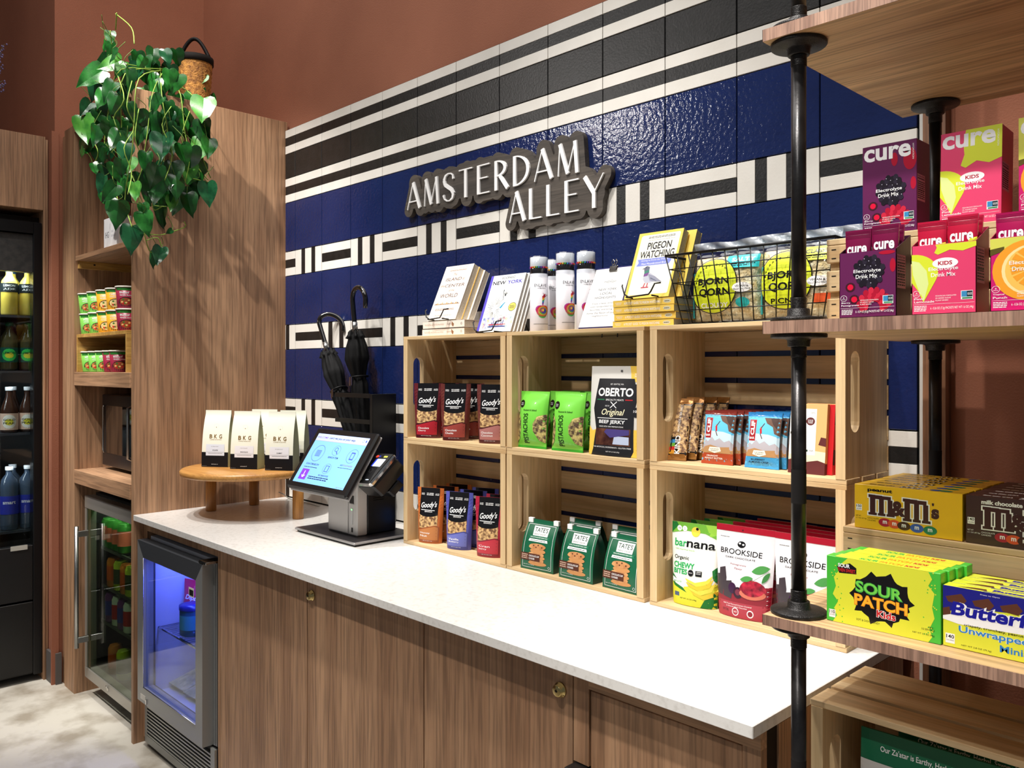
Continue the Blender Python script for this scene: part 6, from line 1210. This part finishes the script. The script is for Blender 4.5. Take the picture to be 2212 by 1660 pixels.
for (r, nm_, w_), (z, _) in zip(BT, FSH):
    for i, u in enumerate((60, 20)):
        p = at(u, x=-1.04); rz = math.atan2(CAM.y - p.y, CAM.x - p.x) + PI / 2; lb = '%s on the %s fridge shelf, %s' % (nm_, w_, ('front row nearest the surround', 'front row second from surround', 'front row third from surround')[i])
        if i == 0: setp(r, -1.04, p.y, z, rz, 0, lb, 'bottle', 'bottles on the %s fridge shelf' % w_)
        else: place(r, (-1.04, p.y, z), rz, lb)
    for i, u in enumerate((60, 20)):
        p = at(u, x=-1.13); place(r, (-1.125, p.y + .012, z), .6, '%s in the second row of the %s fridge shelf, %s one' % (nm_, w_, ('right', 'left')[i]))
# dried flowers above the fridge, at the picture's left edge
fl = empty('dried_flowers', (-1.05, -.93, 2.402), 0, 'bunch of dried purple flowers in a small pot on top of the fridge surround', 'flowers')
MB().lathe([(.001, 0), (.05, 0), (.06, .02), (.055, .12), (.05, .13), (.001, .125)], mat((120, 100, 90), .6), 24, cap=False).build('pot', fl)
rd = random.Random(12); m = MB(); s_ = MB(); LV = mat((120, 110, 150), .8); 
for k in range(26):
    e = Vector((rd.uniform(-.04, .1), rd.uniform(-.12, .13), rd.uniform(.22, .40))); m.tube([(0, 0, .12), e * .6 + Vector((0, 0, .05)), e], .0009, mat((90, 96, 80), .8), 4)
    for j in range(14): q = e - e.normalized() * .0075 * j + Vector((rd.uniform(-.009, .009), rd.uniform(-.009, .009), 0)); s_.lathe([(.001, -.004), (.0048, 0), (.001, .005)], LV, 5, Matrix.Translation(q))
tag(m.build('stems', fl), kind='stuff'); tag(s_.build('blossoms', fl), kind='stuff')
# ------------------------------------------------------------------ hanging plant in a woven basket on top of the bay
WOVEN = mottled('woven_fibre', (190, 132, 60), (120, 74, 28), 70, .8, 1, 160, .004)
bk2 = empty('woven_basket', (-.10, -.354, 2.4075), 0, 'woven straw basket with black handle on top of the shelf bay, plant in it', 'basket')
m = MB(); nr = 22
m.lathe([(.001, 0), (.054, 0)] + [(.056 + .012 * (k / nr) + (.0025 if k % 2 else 0), .002 + .19 * k / nr) for k in range(nr + 1)] + [(.064, .192), (.05, .10), (.001, .09)], WOVEN, 44, cap=False); m.build('basket_body', bk2)
MB().lathe([(.066, .176), (.073, .178), (.073, .202), (.066, .204)], mat((24, 20, 18), .8), 44, cap=False).build('rim_band', bk2)
a = .125; MB().tube([(-.045 + .09 * k / 14, -.045 + .09 * k / 14, .195 + .085 * math.sin(PI * k / 14)) for k in range(15)], .0075, mat((22, 18, 18), .5), 10).build('handle', bk2)
pt = empty('hanging_plant', (-.13, -.34, 2.62), 0, 'trailing green heart-leaf plant spilling over the shelf bay and end panel', 'plant')
LEAFM = []
for c1, c2, ru in (((34, 104, 36), (16, 66, 20), .24), ((24, 80, 46), (12, 52, 30), .2), ((74, 138, 48), (40, 104, 32), .28), ((20, 76, 26), (8, 46, 16), .24)):
    mm = mottled('leaf_green', c1, c2, 3, ru + .06, .12, 30, .002); mm.node_tree.nodes['Principled BSDF'].inputs['Subsurface Weight'].default_value = 0; LEAFM.append(mm)
def leaf_mesh(m, fold, curl, name='leaf'):
    """heart leaf 1 unit long, stalk at origin, tip at -z, front -y"""
    out = [(0, 0), (.09, .08), (.20, .11), (.32, .06), (.39, -.08), (.40, -.26), (.34, -.46), (.22, -.68), (.09, -.88), (0, -1.05)]
    b = MB(); vs = []; fs = []; N = len(out)
    for sx in (-1, 1):
        o0 = len(vs)
        for i in range(N):
            zc_ = -i / (N - 1) * 1.02
            for j in range(4):
                t = j / 3; x = sx * out[i][0] * t; z = zc_ * (1 - t) + out[i][1] * t; d = -fold * abs(x) * 1.0 + curl * z * z + .05 * math.sin(z * 9 + x * 6) * t
                vs.append(Vector((x, d, z)))
        for i in range(N - 1):
            for j in range(3): a = o0 + i * 4 + j; fs.append([a, a + 1, a + 5, a + 4])
    b.add(vs, fs, m, True); o = b.build(name, fix=False); me = o.data; bpy.data.objects.remove(o); return me
LM = [leaf_mesh(LEAFM[(0, 3, 1, 3, 0, 3, 2, 3, 0, 1, 3, 0)[k]], (-.35, .1, .45, .2, -.2)[k % 5], (.12, .3, -.15, .2)[k % 4]) for k in range(12)]
pinv = Matrix.Translation(-Vector(pt.location)); nleaf = [0]; rd = random.Random(21); stems = []
def leaf(p, L, tilt, yaw, pitch, k):
    o = bpy.data.objects.new('leaf', LM[k % 12]); C.objects.link(o); o.parent = pt; o.matrix_parent_inverse = pinv; o.location = p
    # face the room: local -y towards the camera side, then tilt in the picture plane
    o.rotation_euler = (Matrix.Rotation(yaw, 3, 'Z') @ Matrix.Rotation(tilt, 3, 'Y') @ Matrix.Rotation(pitch, 3, 'X')).to_euler(); o.scale = (L, L, L); nleaf[0] += 1
def PR(u, v, off):     # right curtain hangs just off the end panel's face
    return at(u, v, x=.02 + off)
def PLf(u, v, off):    # left curtain hangs just in front of the bay
    return at(u, v, y=-.648 - off)
# main leaves: (u, v of stalk end, length in px, tilt degrees)
big = [(345, 162, 58, 10), (323, 243, 58, 5), (352, 292, 62, -3), (305, 245, 40, 50), (334, 172, 46, -8), (398, 250, 52, -35), (440, 212, 66, 0), (455, 205, 50, 10), (428, 282, 60, 5), (356, 352, 44, 8), (372, 350, 58, 0), (398, 262, 40, 20), (430, 345, 58, 20), (340, 358, 50, 12), (448, 395, 50, -5), (424, 388, 40, 0),
       (395, 405, 62, 15), (404, 418, 48, -8), (372, 425, 34, 10), (352, 446, 50, 15), (309, 460, 50, -12), (285, 488, 58, 2), (338, 385, 56, 4), (318, 410, 36, -12), (306, 440, 34, -10), (336, 545, 34, 8), (348, 535, 40, 12), (372, 497, 16, 60), (392, 312, 46, -6), (412, 318, 54, 4), (436, 300, 56, 0), (350, 210, 40, 30), (380, 205, 44, 5), (362, 240, 48, 12), (402, 200, 44, -12), (388, 160, 44, 20), (365, 150, 40, 0), (330, 130, 42, 14), (300, 140, 44, 20), (316, 330, 44, 6), (362, 300, 40, -15), (380, 380, 50, 0), (412, 352, 44, 10), (440, 262, 54, -6), (452, 300, 44, 6), (330, 208, 34, 0), (376, 275, 42, 18)]
left = [(278, 150, 48, 14), (262, 130, 50, 60), (240, 132, 56, 62), (222, 152, 62, 50), (214, 170, 50, 20), (243, 105, 34, 0), (238, 68, 30, -2), (228, 88, 24, 30), (240, 95, 46, 4), (196, 222, 40, 30), (212, 232, 52, -40), (230, 215, 52, 8), (256, 205, 44, 20), (178, 252, 60, -14), (210, 240, 46, -8), (196, 305, 58, 82), (240, 300, 50, 0), (256, 282, 46, 18), (180, 322, 28, 60), (200, 352, 26, -20), (226, 318, 36, 0), (226, 380, 40, 20), (252, 400, 46, 40), (266, 378, 44, 8), (256, 432, 60, 5), (290, 395, 38, -5), (262, 345, 36, 0), (246, 352, 40, -10), (272, 310, 46, 8), (208, 270, 46, 6), (236, 262, 48, -10), (268, 255, 48, 12), (250, 240, 42, 0), (270, 185, 44, 10), (246, 178, 46, 24), (226, 195, 42, 18), (276, 222, 40, -6), (282, 340, 40, 10)]
for k, (u, v, L, t) in enumerate(big):
    off = rd.uniform(.01, .10); p = PR(u, v, off) if v > 205 else at(u, v, x=rd.uniform(-.16, .03)); Ls = L * Zof(p) / FPX * 1.04
    leaf(p, Ls, math.radians(t), .9 + rd.uniform(-.6, .6), rd.uniform(-.35, .35), k)
    if v > 230: stems.append((u, v, 'R', p))
for k, (u, v, L, t) in enumerate(left):
    off = rd.uniform(.0, .08); p = PLf(u, v, off); Ls = L * Zof(p) / FPX * 1.04
    leaf(p, Ls, math.radians(t), .75 + rd.uniform(-.6, .6), rd.uniform(-.35, .35), k + 5)
    stems.append((u, v, 'L', p))
for k in range(30):      # inner, smaller leaves that fill the crown
    u = rd.uniform(262, 440); v = rd.uniform(105, 205) + .0 * u
    p = at(u, v, x=rd.uniform(-.22, .0)); leaf(p, rd.uniform(.05, .085), rd.uniform(-.7, .7), .8 + rd.uniform(-.5, .5), rd.uniform(-.3, .4), rd.randrange(12))
for k in range(14):
    u = rd.uniform(300, 445); v = rd.uniform(215, 420); p = PR(u, v, rd.uniform(.0, .05)); leaf(p, rd.uniform(.06, .09), rd.uniform(-.4, .4), .9 + rd.uniform(-.4, .4), rd.uniform(-.1, .3), rd.choice((1, 3, 7, 11)))
for k in range(8):
    u = rd.uniform(205, 280); v = rd.uniform(150, 420); p = PLf(u, v, rd.uniform(-.005, .03)); leaf(p, rd.uniform(.05, .085), rd.uniform(-.5, .5), .8 + rd.uniform(-.4, .4), rd.uniform(-.1, .3), rd.choice((1, 3, 7, 11)))
VINE = mat((130, 160, 70), .45); VINED = mat((84, 110, 50), .5)
def vine(pts, r=.0019, m=VINE):
    P = []
    for i in range(len(pts) - 1):
        a = pts[max(i - 1, 0)]; b = pts[i]; c_ = pts[i + 1]; d_ = pts[min(i + 2, len(pts) - 1)]
        for t in (0, .25, .5, .75): P.append(.5 * ((2 * b) + (c_ - a) * t + (2 * a - 5 * b + 4 * c_ - d_) * t * t + (3 * b - a - 3 * c_ + d_) * t ** 3))
    P.append(pts[-1]); W(MB().tube(P, r, m, 6).build('vine'), pt)
top = at(345, 150, x=-.10)
for path, side in (([(300, 170), (290, 260), (285, 330), (270, 430), (285, 490)], 'L'), ([(262, 150), (236, 230), (226, 310), (236, 350), (256, 440)], 'L'), ([(240, 140), (215, 220), (200, 290), (212, 330), (202, 355)], 'L'), ([(270, 160), (262, 260), (270, 340), (292, 395)], 'L'), ([(262, 135), (245, 110), (238, 66)], 'L'), ([(290, 95), (284, 60), (250, 30)], 'L'), ([(250, 64), (252, 28)], 'L'),
                   ([(330, 200), (318, 290), (305, 370), (300, 440), (318, 530), (330, 548)], 'R'), ([(350, 210), (362, 300), (340, 380), (330, 450), (352, 446)], 'R'), ([(390, 205), (400, 290), (420, 350), (450, 390)], 'R'), ([(420, 210), (440, 260), (436, 330), (455, 385)], 'R'), ([(318, 505), (345, 508), (375, 500), (400, 490), (398, 480)], 'R'), ([(316, 520), (340, 514), (350, 535)], 'R'), ([(310, 440), (345, 446), (370, 446)], 'R'), ([(395, 380), (440, 392), (456, 394)], 'R')):
    pts = [(PLf if side == 'L' else PR)(u, v, rd.uniform(.01, .05)) for u, v in path]
    if path[0][1] > 120 and path[0][1] < 240: pts = [top + Vector((rd.uniform(-.04, .04), rd.uniform(-.04, .04), 0))] + pts
    vine(pts)
for (u, v, sd, p) in stems[::1]:
    q = p + Vector((rd.uniform(-.02, .02), rd.uniform(-.04, .02), rd.uniform(.03, .07))); e = p + Vector((0, 0, rd.uniform(.005, .03))) + Vector((rd.uniform(-.02, .02), rd.uniform(-.02, .02), 0)); vine([q, e, p], .0012, VINED)

for path, side in (([(285, 175), (274, 230), (290, 275), (268, 320), (284, 372), (276, 420)], 'L'), ([(255, 165), (268, 215), (246, 255), (262, 300), (240, 330)], 'L'), ([(300, 235), (292, 300), (310, 350), (296, 400), (305, 455)], 'R'), ([(370, 230), (350, 270), (372, 330), (356, 390)], 'R'), ([(410, 240), (392, 300), (410, 340), (398, 400)], 'R')):
    vine([(PLf if side == 'L' else PR)(u, v, rd.uniform(.05, .09)) for u, v in path], .0017)
MB().tube([at(603, 1064, z=CZ + .06), at(612, 1068, z=CZ + .03), at(622, 1076, z=CZ + .004), at(640, 1083, z=CZ + .003), at(668, 1088, z=CZ + .003), at(690, 1094, z=CZ + .003)], .0022, mat((210, 208, 200), .5), 8).build('power_cable')
tag(bpy.data.objects['power_cable'], 'thin white cable lying on the counter in the corner behind the round riser', 'cable')
